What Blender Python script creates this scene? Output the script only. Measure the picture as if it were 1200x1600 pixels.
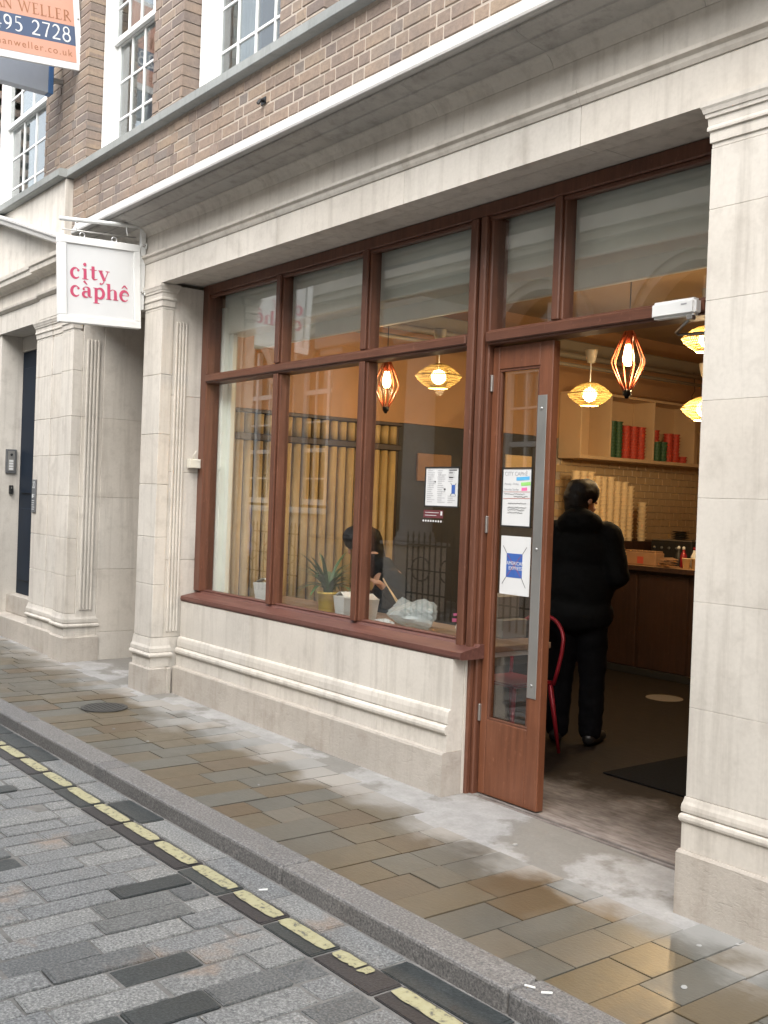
import bpy, bmesh, math, random
from mathutils import Vector, Matrix, noise as mnoise
random.seed(7)
S = bpy.context.scene
for o in list(bpy.data.objects): bpy.data.objects.remove(o)
C = S.collection
R = math.radians
# ---------------------------------------------------------------- camera
PITCH, YAW, ROLL, FPX = R(-0.552), R(52.27), R(2.12), 1628.0
EYE = Vector((0, 0, 1.55))
fw = Vector((-math.sin(YAW)*math.cos(PITCH), math.cos(YAW)*math.cos(PITCH), math.sin(PITCH)))
rt0 = Vector((math.cos(YAW), math.sin(YAW), 0)); up0 = rt0.cross(fw)
rt = rt0*math.cos(ROLL)+up0*math.sin(ROLL); up = up0*math.cos(ROLL)-rt0*math.sin(ROLL)
cd = bpy.data.cameras.new('camera'); cam = bpy.data.objects.new('camera', cd); C.objects.link(cam)
cam.matrix_world = Matrix(((rt.x, up.x, -fw.x, EYE.x), (rt.y, up.y, -fw.y, EYE.y), (rt.z, up.z, -fw.z, EYE.z), (0, 0, 0, 1)))
cd.sensor_fit = 'HORIZONTAL'; cd.sensor_width = 36; cd.lens = FPX/1200*36; cd.clip_end = 500; cd.clip_start = 0.05
S.camera = cam
def seen(p, m=0):
    d = Vector(p)-EYE; z = d.dot(fw)
    if z < .1: return None
    x = 600+FPX*d.dot(rt)/z; y = 800-FPX*d.dot(up)/z
    return (x, y, z) if -m < x < 1200+m and -m < y < 1600+m else None
# ---------------------------------------------------------------- world, sun, exposure
W = bpy.data.worlds.new('World'); S.world = W; W.use_nodes = True
wn = W.node_tree; wn.nodes.clear()
sk = wn.nodes.new('ShaderNodeTexSky'); sk.sky_type = 'NISHITA'; sk.sun_disc = False
sk.sun_elevation = R(50); sk.sun_rotation = R(145); sk.air_density = 1.6; sk.dust_density = 3.5; sk.ozone_density = .6
bg = wn.nodes.new('ShaderNodeBackground'); bg.inputs[1].default_value = .15
wo = wn.nodes.new('ShaderNodeOutputWorld')
hs_ = wn.nodes.new('ShaderNodeHueSaturation'); hs_.inputs['Saturation'].default_value = .4        # thin overcast: the sky is nearly white
wn.links.new(sk.outputs[0], hs_.inputs['Color']); wn.links.new(hs_.outputs[0], bg.inputs[0]); wn.links.new(bg.outputs[0], wo.inputs[0])
sd = bpy.data.lights.new('sun', 'SUN'); sd.energy = .85; sd.angle = R(70); sd.color = (1, .995, .985)
sun = bpy.data.objects.new('sun', sd); C.objects.link(sun); sun.location = (0, 0, 20)
sun.rotation_euler = (R(40), 0, R(35))
S.view_settings.view_transform = 'Standard'; S.view_settings.look = 'None'
S.view_settings.gamma = 1; S.view_settings.exposure = 1.62
# ---------------------------------------------------------------- materials
M = {}
def nodes(name):
    m = bpy.data.materials.new(name); m.use_nodes = True; M[name] = m
    t = m.node_tree; b = t.nodes['Principled BSDF']; return m, t, b
def N(t, kind, **kw):
    n = t.nodes.new(kind)
    for k, v in kw.items():
        if k[0] == 'i' and k[1:].isdigit(): n.inputs[int(k[1:])].default_value = v
        else: setattr(n, k, v)
    return n
def L(t, a, b): t.links.new(a, b)
def pos(t, scale=(1, 1, 1)):
    g = N(t, 'ShaderNodeNewGeometry'); mp = N(t, 'ShaderNodeMapping'); mp.inputs['Scale'].default_value = scale
    L(t, g.outputs['Position'], mp.inputs[0]); return mp.outputs[0]
def noise(t, sc, det=4, rough=.55, scale=(1, 1, 1), vec=None):
    n = N(t, 'ShaderNodeTexNoise'); n.inputs['Scale'].default_value = sc; n.inputs['Detail'].default_value = det
    n.inputs['Roughness'].default_value = rough; L(t, vec or pos(t, scale), n.inputs['Vector']); return n.outputs['Fac']
def ramp(t, fac, stops):
    r = N(t, 'ShaderNodeValToRGB'); e = r.color_ramp.elements
    while len(e) < len(stops): e.new(.5)
    for el, (p, c) in zip(e, stops):
        el.position = p; el.color = (*c, 1) if len(c) == 3 else c
    L(t, fac, r.inputs[0]); return r.outputs[0]
def mix(t, fac, a, b, mode='MIX'):
    m = N(t, 'ShaderNodeMix', data_type='RGBA', blend_type=mode)
    for s, v in ((m.inputs[0], fac), (m.inputs[6], a), (m.inputs[7], b)):
        if hasattr(v, 'links'): L(t, v, s)
        else: s.default_value = v if isinstance(v, (int, float)) else (*v, 1)
    return m.outputs[2]
def bump(t, b, h, st=.3, d=.01):
    n = N(t, 'ShaderNodeBump'); n.inputs['Strength'].default_value = st; n.inputs['Distance'].default_value = d
    L(t, h, n.inputs['Height']); L(t, n.outputs[0], b.inputs['Normal'])
def mth(t, op, a, b=None):
    m = N(t, 'ShaderNodeMath', operation=op)
    for i, v in enumerate((a, b)):
        if v is None: continue
        if hasattr(v, 'links'): L(t, v, m.inputs[i])
        else: m.inputs[i].default_value = v
    return m.outputs[0]
def rnd(t):
    o = N(t, 'ShaderNodeObjectInfo'); g = N(t, 'ShaderNodeNewGeometry')
    return mth(t, 'FRACT', mth(t, 'ADD', o.outputs['Random'], g.outputs['Random Per Island']))
def simple(name, col, rough=.6, metal=0, var=.12, sc=30, bmp=0, spec=.5):
    m, t, b = nodes(name)
    n = noise(t, sc, 5)
    L(t, ramp(t, n, [(.25, tuple(c*(1-var) for c in col)), (.75, tuple(min(1, c*(1+var)) for c in col))]), b.inputs['Base Color'])
    b.inputs['Roughness'].default_value = rough; b.inputs['Metallic'].default_value = metal
    b.inputs['Specular IOR Level'].default_value = spec
    if bmp: bump(t, b, n, bmp, .004)
    return m
def stone(name, col, streak=.35, grime=(.30, .27, .24), pit=.25, gl=(.52, .8)):
    m, t, b = nodes(name)
    big = noise(t, 1.1, 5, .6); fine = noise(t, 60, 4, .6); med = noise(t, 7, 5, .6)
    st = noise(t, 1, 5, .65, (14, 14, .9))
    c = ramp(t, big, [(.3, tuple(x*.84 for x in col)), (.7, tuple(min(1, x*1.08) for x in col))])
    c = mix(t, mth(t, 'MULTIPLY', ramp(t, st, [(.5, (0, 0, 0)), (.78, (1, 1, 1))]), streak), c, grime)
    c = mix(t, mth(t, 'MULTIPLY', ramp(t, med, [(gl[0], (0, 0, 0)), (gl[1], (1, 1, 1))]), .4), c, grime)
    c = mix(t, .08, c, ramp(t, fine, [(.3, (.25, .24, .22)), (.6, (1, 1, 1))]), 'MULTIPLY')
    o = N(t, 'ShaderNodeObjectInfo')
    c = mix(t, .22, c, ramp(t, o.outputs['Random'], [(0, (.74, .72, .70)), (.5, (1, .985, .95)), (1, (.92, .84, .74))]), 'MULTIPLY')
    L(t, c, b.inputs['Base Color']); b.inputs['Roughness'].default_value = .85; b.inputs['Specular IOR Level'].default_value = .25
    h = mth(t, 'ADD', mth(t, 'MULTIPLY', fine, pit), med)
    if pit > .5:
        pv = noise(t, 1, 5, .7, (16, 16, 55)); h = mth(t, 'SUBTRACT', h, ramp(t, pv, [(.56, (0, 0, 0)), (.68, (1, 1, 1))]))
    bump(t, b, h, .32 if pit > .5 else .22, .009 if pit > .5 else .005)
    return m
stone('stone', (.62, .588, .535), .5, (.28, .25, .215))
stone('stone_low', (.47, .435, .39), .4, (.27, .23, .19), .9, (.5, .72))
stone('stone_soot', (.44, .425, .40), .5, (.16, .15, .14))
stone('stone_lead', (.54, .535, .52), .15, (.4, .4, .4))
stone('stone_ledge', (.30, .315, .31), .5, (.17, .185, .18))
stone('stone_opposite', (.66, .58, .50), .2, (.3, .26, .22))
stone('stone_grey', (.33, .33, .33), .2, (.2, .2, .2))
m, t, b = nodes('cement')                                # pale dry cement with damp patches
n1 = noise(t, 1.7, 6, .6); n2 = noise(t, 9, 6, .65); n3 = noise(t, 70, 4, .6)
c = ramp(t, n2, [(.3, (.27, .265, .255)), (.7, (.37, .365, .355))])
c = mix(t, mth(t, 'MULTIPLY', ramp(t, mth(t, 'ADD', n1, mth(t, 'MULTIPLY', n2, .12)), [(.56, (0, 0, 0)), (.61, (1, 1, 1))]), .75), c, (.165, .155, .135))
c = mix(t, .2, c, ramp(t, n3, [(.3, (.4, .4, .4)), (.7, (1, 1, 1))]), 'MULTIPLY')
L(t, c, b.inputs['Base Color']); b.inputs['Roughness'].default_value = .8; bump(t, b, mth(t, 'ADD', n2, n3), .4, .005)
# bricks
m, t, b = nodes('brick')
c = ramp(t, rnd(t), [(0, (.21, .165, .14)), (.18, (.26, .20, .16)), (.4, (.305, .23, .175)), (.6, (.27, .21, .175)), (.8, (.335, .255, .185)), (1, (.215, .185, .165))])
nn = noise(t, 35, 6, .65); c = mix(t, .55, c, ramp(t, nn, [(.25, (.35, .33, .33)), (.75, (1.0, .98, .95))]), 'MULTIPLY')
so = noise(t, 2.2, 5, .6); c = mix(t, mth(t, 'MULTIPLY', ramp(t, so, [(.42, (0, 0, 0)), (.75, (1, 1, 1))]), .45), c, (.12, .115, .12))
L(t, c, b.inputs['Base Color']); b.inputs['Roughness'].default_value = .9; bump(t, b, nn, .6, .006)
simple('mortar', (.41, .355, .30), .95, 0, .2, 25, .5)
simple('joint_sand', (.25, .24, .215), .95, 0, .25, 25, .5)
simple('mortar_dark', (.17, .165, .155), .95, 0, .3, 25, .5)
# york paving: brown and blue stones, wet in the middle of the pavement and drying in patches by the wall
m, t, b = nodes('york')
rr = rnd(t)
c = ramp(t, rr, [(0, (.185, .20, .20)), (.34, (.215, .228, .222)), (.46, (.235, .205, .155)), (.62, (.225, .19, .13)), (.80, (.21, .155, .10)), (.92, (.21, .215, .205)), (1, (.28, .265, .235))])
v1 = noise(t, 3.1, 5, .6); v2 = noise(t, 22, 5, .6, (1, 3, 1)); v3 = noise(t, 1.3, 4, .55, (1, 1, 1))
c = mix(t, .5, c, ramp(t, v2, [(.3, (.72, .70, .68)), (.7, (1.08, 1.05, 1))]), 'MULTIPLY')
c = mix(t, mth(t, 'MULTIPLY', ramp(t, v3, [(.40, (0, 0, 0)), (.62, (1, 1, 1))]), .35), c, (.21, .165, .105))
dry = ramp(t, v1, [(.45, (0, 0, 0)), (.75, (1, 1, 1))])
c = mix(t, mth(t, 'MULTIPLY', dry, .30), c, (.36, .35, .33))
c = mix(t, 1.0, c, (.47, .45, .41), 'MULTIPLY')
sy = N(t, 'ShaderNodeSeparateXYZ'); L(t, pos(t), sy.inputs[0])        # the stones in the lee of the wall have dried pale
shel = N(t, 'ShaderNodeMapRange', interpolation_type='SMOOTHSTEP'); L(t, mth(t, 'ADD', sy.outputs[1], mth(t, 'MULTIPLY', mth(t, 'ADD', v1, mth(t, 'MULTIPLY', v2, .25)), .75)), shel.inputs[0])
shel.inputs[1].default_value = 3.52; shel.inputs[2].default_value = 3.84
c = mix(t, mth(t, 'MULTIPLY', shel.outputs[0], .8), c, ramp(t, rr, [(0, (.27, .27, .26)), (1, (.33, .31, .28))]))
dry = mth(t, 'MAXIMUM', mth(t, 'MULTIPLY', dry, .5), shel.outputs[0])
L(t, c, b.inputs['Base Color'])
L(t, mth(t, 'ADD', .34, mth(t, 'MULTIPLY', dry, .46)), b.inputs['Roughness']); b.inputs['Specular IOR Level'].default_value = .5
bump(t, b, mth(t, 'ADD', v2, noise(t, 90, 3)), .22, .004)
def granite(name, base, dark, light, rough=.55, brown=.0):
    m, t, b = nodes(name)
    sp = N(t, 'ShaderNodeTexVoronoi'); sp.inputs['Scale'].default_value = 150; L(t, pos(t), sp.inputs['Vector'])
    n2 = noise(t, 110, 3, .7); n3 = noise(t, 5, 5, .6)
    c = ramp(t, n2, [(.32, dark), (.5, base), (.68, light)])
    c = mix(t, .5, c, mix(t, rnd(t), (.62, .62, .64), (1.15, 1.1, 1.04)), 'MULTIPLY')
    c = mix(t, .35, c, ramp(t, n3, [(.3, (.6, .6, .6)), (.7, (1.1, 1.1, 1.1))]), 'MULTIPLY')
    if brown: c = mix(t, mth(t, 'MULTIPLY', ramp(t, noise(t, 2.6, 5, .65), [(.60, (0, 0, 0)), (.72, (1, 1, 1))]), brown), c, (.30, .20, .13))
    L(t, c, b.inputs['Base Color'])
    L(t, mth(t, 'ADD', rough-.12, mth(t, 'MULTIPLY', n3, .3)), b.inputs['Roughness'])
    bump(t, b, mth(t, 'ADD', n2, n3), .35, .006)
granite('granite', (.205, .212, .212), (.085, .092, .095), (.39, .40, .39), .5, .5)
granite('granite_mid', (.125, .132, .132), (.06, .065, .067), (.24, .248, .245), .45, .3)
granite('granite_kerb', (.16, .158, .155), (.075, .075, .08), (.27, .265, .26), .6)
granite('granite_dark', (.045, .052, .053), (.025, .03, .032), (.08, .09, .09), .38)
granite('tar_slab', (.040, .038, .040), (.028, .026, .028), (.06, .058, .06), .42)
m, t, b = nodes('yellow_paint')
n1 = noise(t, 40, 5, .65)
L(t, ramp(t, n1, [(.34, (.10, .10, .09)), (.46, (.36, .34, .20)), (.8, (.43, .41, .27))]), b.inputs['Base Color']); b.inputs['Roughness'].default_value = .6
def wood(name, a, bb, rough=.42, sc=(18, 18, 1.2), wear=.25):
    m, t, b = nodes(name)
    g = noise(t, 2, 6, .65, sc); w = noise(t, 3.5, 4, .6)
    c = ramp(t, g, [(.3, a), (.7, bb)]); c = mix(t, .45, c, ramp(t, w, [(.3, (.6, .58, .56)), (.7, (1.1, 1.1, 1.1))]), 'MULTIPLY')
    sc_ = noise(t, 26, 6, .7, (1.6, 1.6, .7)); c = mix(t, mth(t, 'MULTIPLY', ramp(t, sc_, [(.60, (0, 0, 0)), (.72, (1, 1, 1))]), wear), c, tuple(min(1, x*2.2+.06) for x in bb))
    L(t, c, b.inputs['Base Color']); b.inputs['Roughness'].default_value = rough; bump(t, b, mth(t, 'ADD', g, sc_), .2, .003)
wood('frame_wood', (.092, .035, .021), (.165, .067, .038), .38)
wood('frame_wood_h', (.092, .035, .021), (.165, .067, .038), .38, (1.2, 18, 18))
wood('sill_wood', (.085, .03, .022), (.14, .058, .044), .5, (1.2, 18, 18))
wood('door_wood', (.13, .046, .022), (.21, .078, .038), .4)
wood('table_wood', (.22, .14, .085), (.33, .22, .14), .5, (1, 14, 14))
wood('counter_wood', (.022, .010, .007), (.045, .019, .012), .5)
wood('counter_top', (.42, .26, .14), (.55, .36, .2), .45, (1, 14, 14))
wood('bamboo', (.40, .28, .12), (.56, .42, .20), .5)
wood('floor_wood', (.055, .04, .03), (.10, .072, .05), .5, (2, 12, 12))
simple('white_paint', (.74, .75, .74), .45, 0, .04, 14)
simple('sign_white', (.66, .67, .67), .4, 0, .03, 6)
simple('cream_paint', (.62, .60, .52), .5, 0, .05, 10)
simple('blind_white', (.84, .90, .85), .5, 0, .05, 6)
simple('pink_letter', (.52, .075, .15), .4, 0, .05)
simple('ink_black', (.02, .02, .022), .5, 0, .1)
simple('ink_soft', (.34, .34, .36), .6, 0, .1)
simple('paper', (.66, .67, .67), .7, 0, .02, 8)
simple('board_orange', (.56, .30, .22), .5, 0, .05, 6)
simple('board_navy', (.07, .10, .17), .5, 0, .05, 6)
simple('board_text', (.30, .13, .06), .5, 0, .05)
simple('board_grey', (.42, .46, .53), .5, 0, .05, 6)
simple('board_blue', (.07, .17, .38), .45, 0, .05, 6)
simple('black_iron', (.012, .012, .013), .4, .3, .2)
simple('black_plastic', (.018, .018, .018), .5, 0, .1)
simple('steel', (.40, .39, .37), .42, .85, .12, 5)
simple('steel_plate', (.30, .295, .28), .45, .55, .18, 4)
simple('bright_metal', (.62, .62, .62), .3, .9, .1)
simple('grey_metal', (.16, .165, .17), .5, .4, .1)
simple('grating', (.075, .075, .072), .5, .5, .25)
simple('door_blue', (.005, .012, .024), .55, 0, .15, 5, 0, .2)
simple('orange_wall', (.46, .265, .135), .8, 0, .1, 2)
simple('beige_wall', (.46, .37, .27), .8, 0, .08, 2)
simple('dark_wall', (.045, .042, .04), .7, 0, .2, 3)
simple('ceiling_paint', (.40, .28, .17), .85, 0, .1, 2)
simple('duct', (.30, .27, .22), .55, .2, .1, 3)
simple('tile_glaze', (.50, .37, .22), .3, 0, .05, 4)
simple('shelf_paint', (.62, .45, .28), .6, 0, .05, 4)
simple('bowl_pale', (.84, .68, .44), .65, 0, .06, 12)
simple('bowl_paper', (.74, .53, .28), .65, 0, .06, 12)
simple('cup_red', (.50, .06, .035), .5, 0, .5, 110)
simple('cup_green', (.035, .10, .045), .5, 0, .5, 150)
simple('kraft', (.30, .17, .09), .75, 0, .1, 12)
simple('kraft_label', (.42, .07, .04), .7, 0, .05)
simple('red_metal', (.26, .012, .022), .35, .2, .08)
simple('yellow_pot', (.72, .52, .09), .4, 0, .08, 12)
simple('soil', (.05, .035, .02), .95, 0, .4, 40, .5)
simple('leaf_green', (.045, .115, .035), .4, 0, .35, 20)
simple('carton', (.70, .71, .69), .6, 0, .03, 8)
simple('coat_black', (.0045, .005, .0055), .8, 0, .3, 40, .4, .12)
simple('trouser_black', (.004, .004, .005), .85, 0, .3, 40, .3, .1)
simple('coat_grey', (.014, .016, .018), .8, 0, .35, 40, .4, .15)
simple('shirt_blue', (.36, .44, .66), .7, 0, .08, 12)
simple('trouser_grey', (.10, .095, .09), .85, 0, .2, 30)
simple('shoe_black', (.009, .009, .009), .45, 0, .2)
simple('hair_black', (.006, .005, .005), .55, 0, .4, 90, .6, .25)
simple('skin', (.48, .27, .18), .55, 0, .06, 20)
simple('rib_wood', (.46, .115, .05), .45, 0, .1)
simple('rattan', (.45, .33, .12), .6, 0, .15, 40)
simple('mat_black', (.008, .008, .008), .95, 0, .3, 60, .5, .05)
simple('sticker_red', (.13, .03, .035), .5, 0, .1)
simple('logo_blue', (.045, .12, .40), .5, 0, .08)
simple('mark_blue', (.10, .42, .72), .6, 0, .1); simple('mark_green', (.30, .65, .18), .6, 0, .1); simple('mark_pink', (.80, .16, .38), .6, 0, .1)
m, t, b = nodes('floor_stone')                           # daylight by the door and gloom further in painted into worn stone and boards
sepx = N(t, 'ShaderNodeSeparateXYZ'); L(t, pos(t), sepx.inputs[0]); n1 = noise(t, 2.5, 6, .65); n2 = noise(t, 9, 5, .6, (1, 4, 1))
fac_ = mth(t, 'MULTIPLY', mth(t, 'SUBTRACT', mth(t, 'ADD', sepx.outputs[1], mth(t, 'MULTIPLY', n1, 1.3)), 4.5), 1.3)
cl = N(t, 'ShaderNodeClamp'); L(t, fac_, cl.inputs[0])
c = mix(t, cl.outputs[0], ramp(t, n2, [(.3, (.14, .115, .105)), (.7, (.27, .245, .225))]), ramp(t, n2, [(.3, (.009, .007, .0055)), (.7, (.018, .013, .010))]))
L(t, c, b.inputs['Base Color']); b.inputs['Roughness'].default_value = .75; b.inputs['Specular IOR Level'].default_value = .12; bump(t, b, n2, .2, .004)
simple('sticker_grey', (.11, .10, .09), .7, 0, .1)
simple('curtain', (.62, .63, .63), .8, 0, .05, 3)
simple('gum', (.30, .30, .29), .7, 0, .05)
def glass(name, tint=(1, 1, 1), k=1.0):
    m = bpy.data.materials.new(name); m.use_nodes = True; M[name] = m; t = m.node_tree; t.nodes.clear()
    g = N(t, 'ShaderNodeNewGeometry'); d = N(t, 'ShaderNodeVectorMath', operation='DOT_PRODUCT')
    L(t, g.outputs['Normal'], d.inputs[0]); L(t, g.outputs['Incoming'], d.inputs[1])
    c = mth(t, 'ABSOLUTE', d.outputs['Value']); f = mth(t, 'POWER', mth(t, 'SUBTRACT', 1, c), 5)
    f = mth(t, 'MULTIPLY', mth(t, 'ADD', .045, mth(t, 'MULTIPLY', f, .955)), k)
    tr = N(t, 'ShaderNodeBsdfTransparent'); tr.inputs[0].default_value = (*tint, 1)
    gl = N(t, 'ShaderNodeBsdfGlossy'); gl.inputs['Roughness'].default_value = 0.0
    mx = N(t, 'ShaderNodeMixShader'); o = N(t, 'ShaderNodeOutputMaterial')
    L(t, f, mx.inputs[0]); L(t, tr.outputs[0], mx.inputs[1]); L(t, gl.outputs[0], mx.inputs[2]); L(t, mx.outputs[0], o.inputs[0])
glass('glass', (.985, .995, .988), 2.4); glass('glass_upper', (.7, .73, .73), 2.2)
def emit(name, col, st):
    m, t, b = nodes(name); b.inputs['Base Color'].default_value = (*col, 1)
    b.inputs['Emission Color'].default_value = (*col, 1); b.inputs['Emission Strength'].default_value = st
emit('bulb', (1, .66, .28), 10); emit('bulb_globe', (1, .74, .38), 6)
m, t, b = nodes('plastic_film')
b.inputs['Base Color'].default_value = (.62, .70, .72, 1); b.inputs['Roughness'].default_value = .25
b.inputs['Alpha'].default_value = .5; b.inputs['Subsurface Weight'].default_value = 0
# ---------------------------------------------------------------- helpers
def link(name, me, mat=None, parent=None, loc=None, rot=None, sc=None):
    o = bpy.data.objects.new(name, me); C.objects.link(o)
    if mat and me and not me.materials: me.materials.append(M[mat])
    if parent: o.parent = parent
    if loc: o.location = loc
    if rot: o.rotation_euler = rot
    if sc: o.scale = sc
    return o
def tag(o, label, cat, group=None):
    o['label'] = label; o['category'] = cat
    if group: o['group'] = group
    return o
def thing(name, label, cat, loc=(0, 0, 0), rz=0, group=None):
    o = bpy.data.objects.new(name, None); C.objects.link(o); o.location = loc; o.rotation_euler = (0, 0, rz)
    o.empty_display_size = .1
    return tag(o, label, cat, group)
def copy_tree(o, parent=None):
    c = o.copy(); C.objects.link(c); c.parent = parent
    for ch in list(o.children): copy_tree(ch, c)
    return c
def mesh_of(bm, name='m', smooth=False):
    me = bpy.data.meshes.new(name); bm.to_mesh(me); bm.free()
    if smooth:
        for p in me.polygons: p.use_smooth = True
    return me
def bbox(bm, x0, x1, y0, y1, z0, z1):
    v = [bm.verts.new(p) for p in ((x0, y0, z0), (x1, y0, z0), (x1, y1, z0), (x0, y1, z0), (x0, y0, z1), (x1, y0, z1), (x1, y1, z1), (x0, y1, z1))]
    for f in ((0, 3, 2, 1), (4, 5, 6, 7), (0, 1, 5, 4), (1, 2, 6, 5), (2, 3, 7, 6), (3, 0, 4, 7)): bm.faces.new([v[i] for i in f])
_bc = {}
def unit(dx, dy, dz, bev=0, seg=1):
    k = (round(dx, 4), round(dy, 4), round(dz, 4), bev, seg)
    if k not in _bc:
        bm = bmesh.new(); bbox(bm, -dx/2, dx/2, -dy/2, dy/2, -dz/2, dz/2)
        if bev: bmesh.ops.bevel(bm, geom=list(bm.edges), offset=min(bev, .45*min(dx, dy, dz)), segments=seg, affect='EDGES', profile=.5)
        _bc[k] = mesh_of(bm, 'block')
    return _bc[k]
def box(name, x0, x1, y0, y1, z0, z1, mat, parent=None, bev=.004, seg=1):
    me = unit(x1-x0, y1-y0, z1-z0, bev, seg)
    if me.materials and me.materials[0] != M[mat]: me = me.copy(); me.materials.clear(); me.materials.append(M[mat])
    return link(name, me, mat, parent, ((x0+x1)/2, (y0+y1)/2, (z0+z1)/2))
def boxes(name, lst, mat, parent=None, bev=0):
    bm = bmesh.new()
    for l in lst:
        if bev:
            b2 = bmesh.new(); bbox(b2, *l); bmesh.ops.bevel(b2, geom=list(b2.edges), offset=bev, segments=1, affect='EDGES'); me = mesh_of(b2)
            bm.from_mesh(me); bpy.data.meshes.remove(me)
        else: bbox(bm, *l)
    return link(name, mesh_of(bm, name), mat, parent)
def extrude_x(name, prof, x0, x1, mat, parent=None, smooth=False):
    """closed profile of (y,z) drawn along X"""
    bm = bmesh.new(); a = [bm.verts.new((x0, y, z)) for y, z in prof]; b = [bm.verts.new((x1, y, z)) for y, z in prof]; n = len(prof)
    bm.faces.new(a); bm.faces.new(b[::-1])
    for i in range(n): bm.faces.new((a[i], b[i], b[(i+1) % n], a[(i+1) % n]))
    bmesh.ops.recalc_face_normals(bm, faces=list(bm.faces))
    return link(name, mesh_of(bm, name), mat, parent)
def rings(name, foot, prof, mat, parent=None):
    """rectilinear footprint (ccw), profile of (z, outward offset)"""
    n = len(foot); bm = bmesh.new(); R_ = []
    for z, o in prof:
        row = []
        for i in range(n):
            p, q, r = Vector(foot[i-1]), Vector(foot[i]), Vector(foot[(i+1) % n])
            e1 = (q-p).normalized(); e2 = (r-q).normalized(); n1 = Vector((e1.y, -e1.x)); n2 = Vector((e2.y, -e2.x))
            w = q+(n1+n2)*o if abs(e1.dot(e2)) < .5 else q+n1*o
            row.append(bm.verts.new((w.x, w.y, z)))
        R_.append(row)
    for a, b in zip(R_, R_[1:]):
        for i in range(n): bm.faces.new((a[i], a[(i+1) % n], b[(i+1) % n], b[i]))
    bm.faces.new(R_[0][::-1]); bm.faces.new(R_[-1])
    return link(name, mesh_of(bm, name), mat, parent)
def lathe(prof, n=24, smooth=True, wob=None):
    bm = bmesh.new(); rows = []
    for r, z in prof:
        rows.append([bm.verts.new(((r+(wob(i, z) if wob else 0))*math.cos(2*math.pi*i/n), (r+(wob(i, z) if wob else 0))*math.sin(2*math.pi*i/n), z)) for i in range(n)])
    for a, b in zip(rows, rows[1:]):
        for i in range(n): bm.faces.new((a[i], a[(i+1) % n], b[(i+1) % n], b[i]))
    if prof[0][0] > 1e-4: bm.faces.new(rows[0][::-1])
    if prof[-1][0] > 1e-4: bm.faces.new(rows[-1])
    bmesh.ops.remove_doubles(bm, verts=list(bm.verts), dist=1e-5)
    return mesh_of(bm, 'lathe', smooth)
def tube_bm(bm, pts, r, n=6):
    pts = [Vector(p) for p in pts]; rs = r if isinstance(r, (list, tuple)) else [r]*len(pts); prev = None; ref = None
    for i, p in enumerate(pts):
        d = (pts[min(i+1, len(pts)-1)]-pts[max(i-1, 0)]).normalized()
        if ref is None: ref = Vector((0, 0, 1)) if abs(d.z) < .9 else Vector((1, 0, 0))
        u = d.cross(ref).normalized(); v = d.cross(u).normalized(); ref = -v.cross(d).cross(d) if False else ref
        ring = [bm.verts.new(p+(u*math.cos(2*math.pi*k/n)+v*math.sin(2*math.pi*k/n))*rs[i]) for k in range(n)]
        if prev:
            for k in range(n): bm.faces.new((prev[k], prev[(k+1) % n], ring[(k+1) % n], ring[k]))
        else: bm.faces.new(ring[::-1])
        prev = ring
    bm.faces.new(prev)
def tube(name, pts, r, mat, parent=None, n=8):
    bm = bmesh.new(); tube_bm(bm, pts, r, n); bmesh.ops.recalc_face_normals(bm, faces=list(bm.faces))
    return link(name, mesh_of(bm, name, True), mat, parent)
FACE_X = Matrix(((0, 0, 1, 0), (1, 0, 0, 0), (0, 1, 0, 0), (0, 0, 0, 1)))      # local x -> +Y, y -> +Z, normal +X
FACE_S = Matrix(((1, 0, 0, 0), (0, 0, -1, 0), (0, 1, 0, 0), (0, 0, 0, 1)))     # local x -> +X, y -> +Z, normal -Y
def ribbons(name, strokes, mat, parent, mtx, lift=.0004):
    """strokes: list of (points, widths); each lies a hair above the one before"""
    bm = bmesh.new()
    for k, (pts, ws) in enumerate(strokes):
        if not isinstance(ws, (list, tuple)): ws = [ws]*len(pts)
        z = .0006+lift*(k % 7); P = [Vector((x, y)) for x, y in pts]; prev = None
        for i, p in enumerate(P):
            d = P[min(i+1, len(P)-1)]-P[max(i-1, 0)]
            if d.length < 1e-9: d = Vector((1, 0))
            d.normalize(); nrm = Vector((-d.y, d.x))*ws[i]/2
            a = bm.verts.new((p.x+nrm.x, p.y+nrm.y, z)); b = bm.verts.new((p.x-nrm.x, p.y-nrm.y, z))
            if prev: bm.faces.new((prev[0], prev[1], b, a))
            prev = (a, b)
    me = mesh_of(bm, name); o = link(name, me, mat, parent); o.matrix_local = mtx; return o
def text(name, s, size, mat, parent, mtx, align='LEFT', ext=.0005, sp=1.0):
    cu = bpy.data.curves.new(name, 'FONT'); cu.body = s; cu.size = size; cu.align_x = align; cu.extrude = ext; cu.resolution_u = 3; cu.space_character = sp
    tmp = bpy.data.objects.new('tmp', cu); C.objects.link(tmp)
    dg = bpy.context.evaluated_depsgraph_get(); me = bpy.data.meshes.new_from_object(tmp.evaluated_get(dg))
    bpy.data.objects.remove(tmp); me.materials.clear()
    o = link(name, me, mat, parent); o.matrix_local = mtx; return o
def arc(cx, cy, rx, ry, a0, a1, n=14): return [(cx+rx*math.cos(R(a0+(a1-a0)*i/n)), cy+ry*math.sin(R(a0+(a1-a0)*i/n))) for i in range(n+1)]
def bez(p0, p1, p2, n=8): return [tuple((1-t)**2*p0[k]+2*t*(1-t)*p1[k]+t*t*p2[k] for k in (0, 1)) for t in [i/n for i in range(n+1)]]
def disc(x, y, r): return ([(x-r, y), (x-r*.7, y), (x, y), (x+r*.7, y), (x+r, y)], [0, 2*r*.71, 2*r, 2*r*.71, 0])
T_, t_ = .27, .065
def wv(n, f): return [t_+(T_-t_)*max(0, f(i/n))**1.2 for i in range(n+1)]
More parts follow.
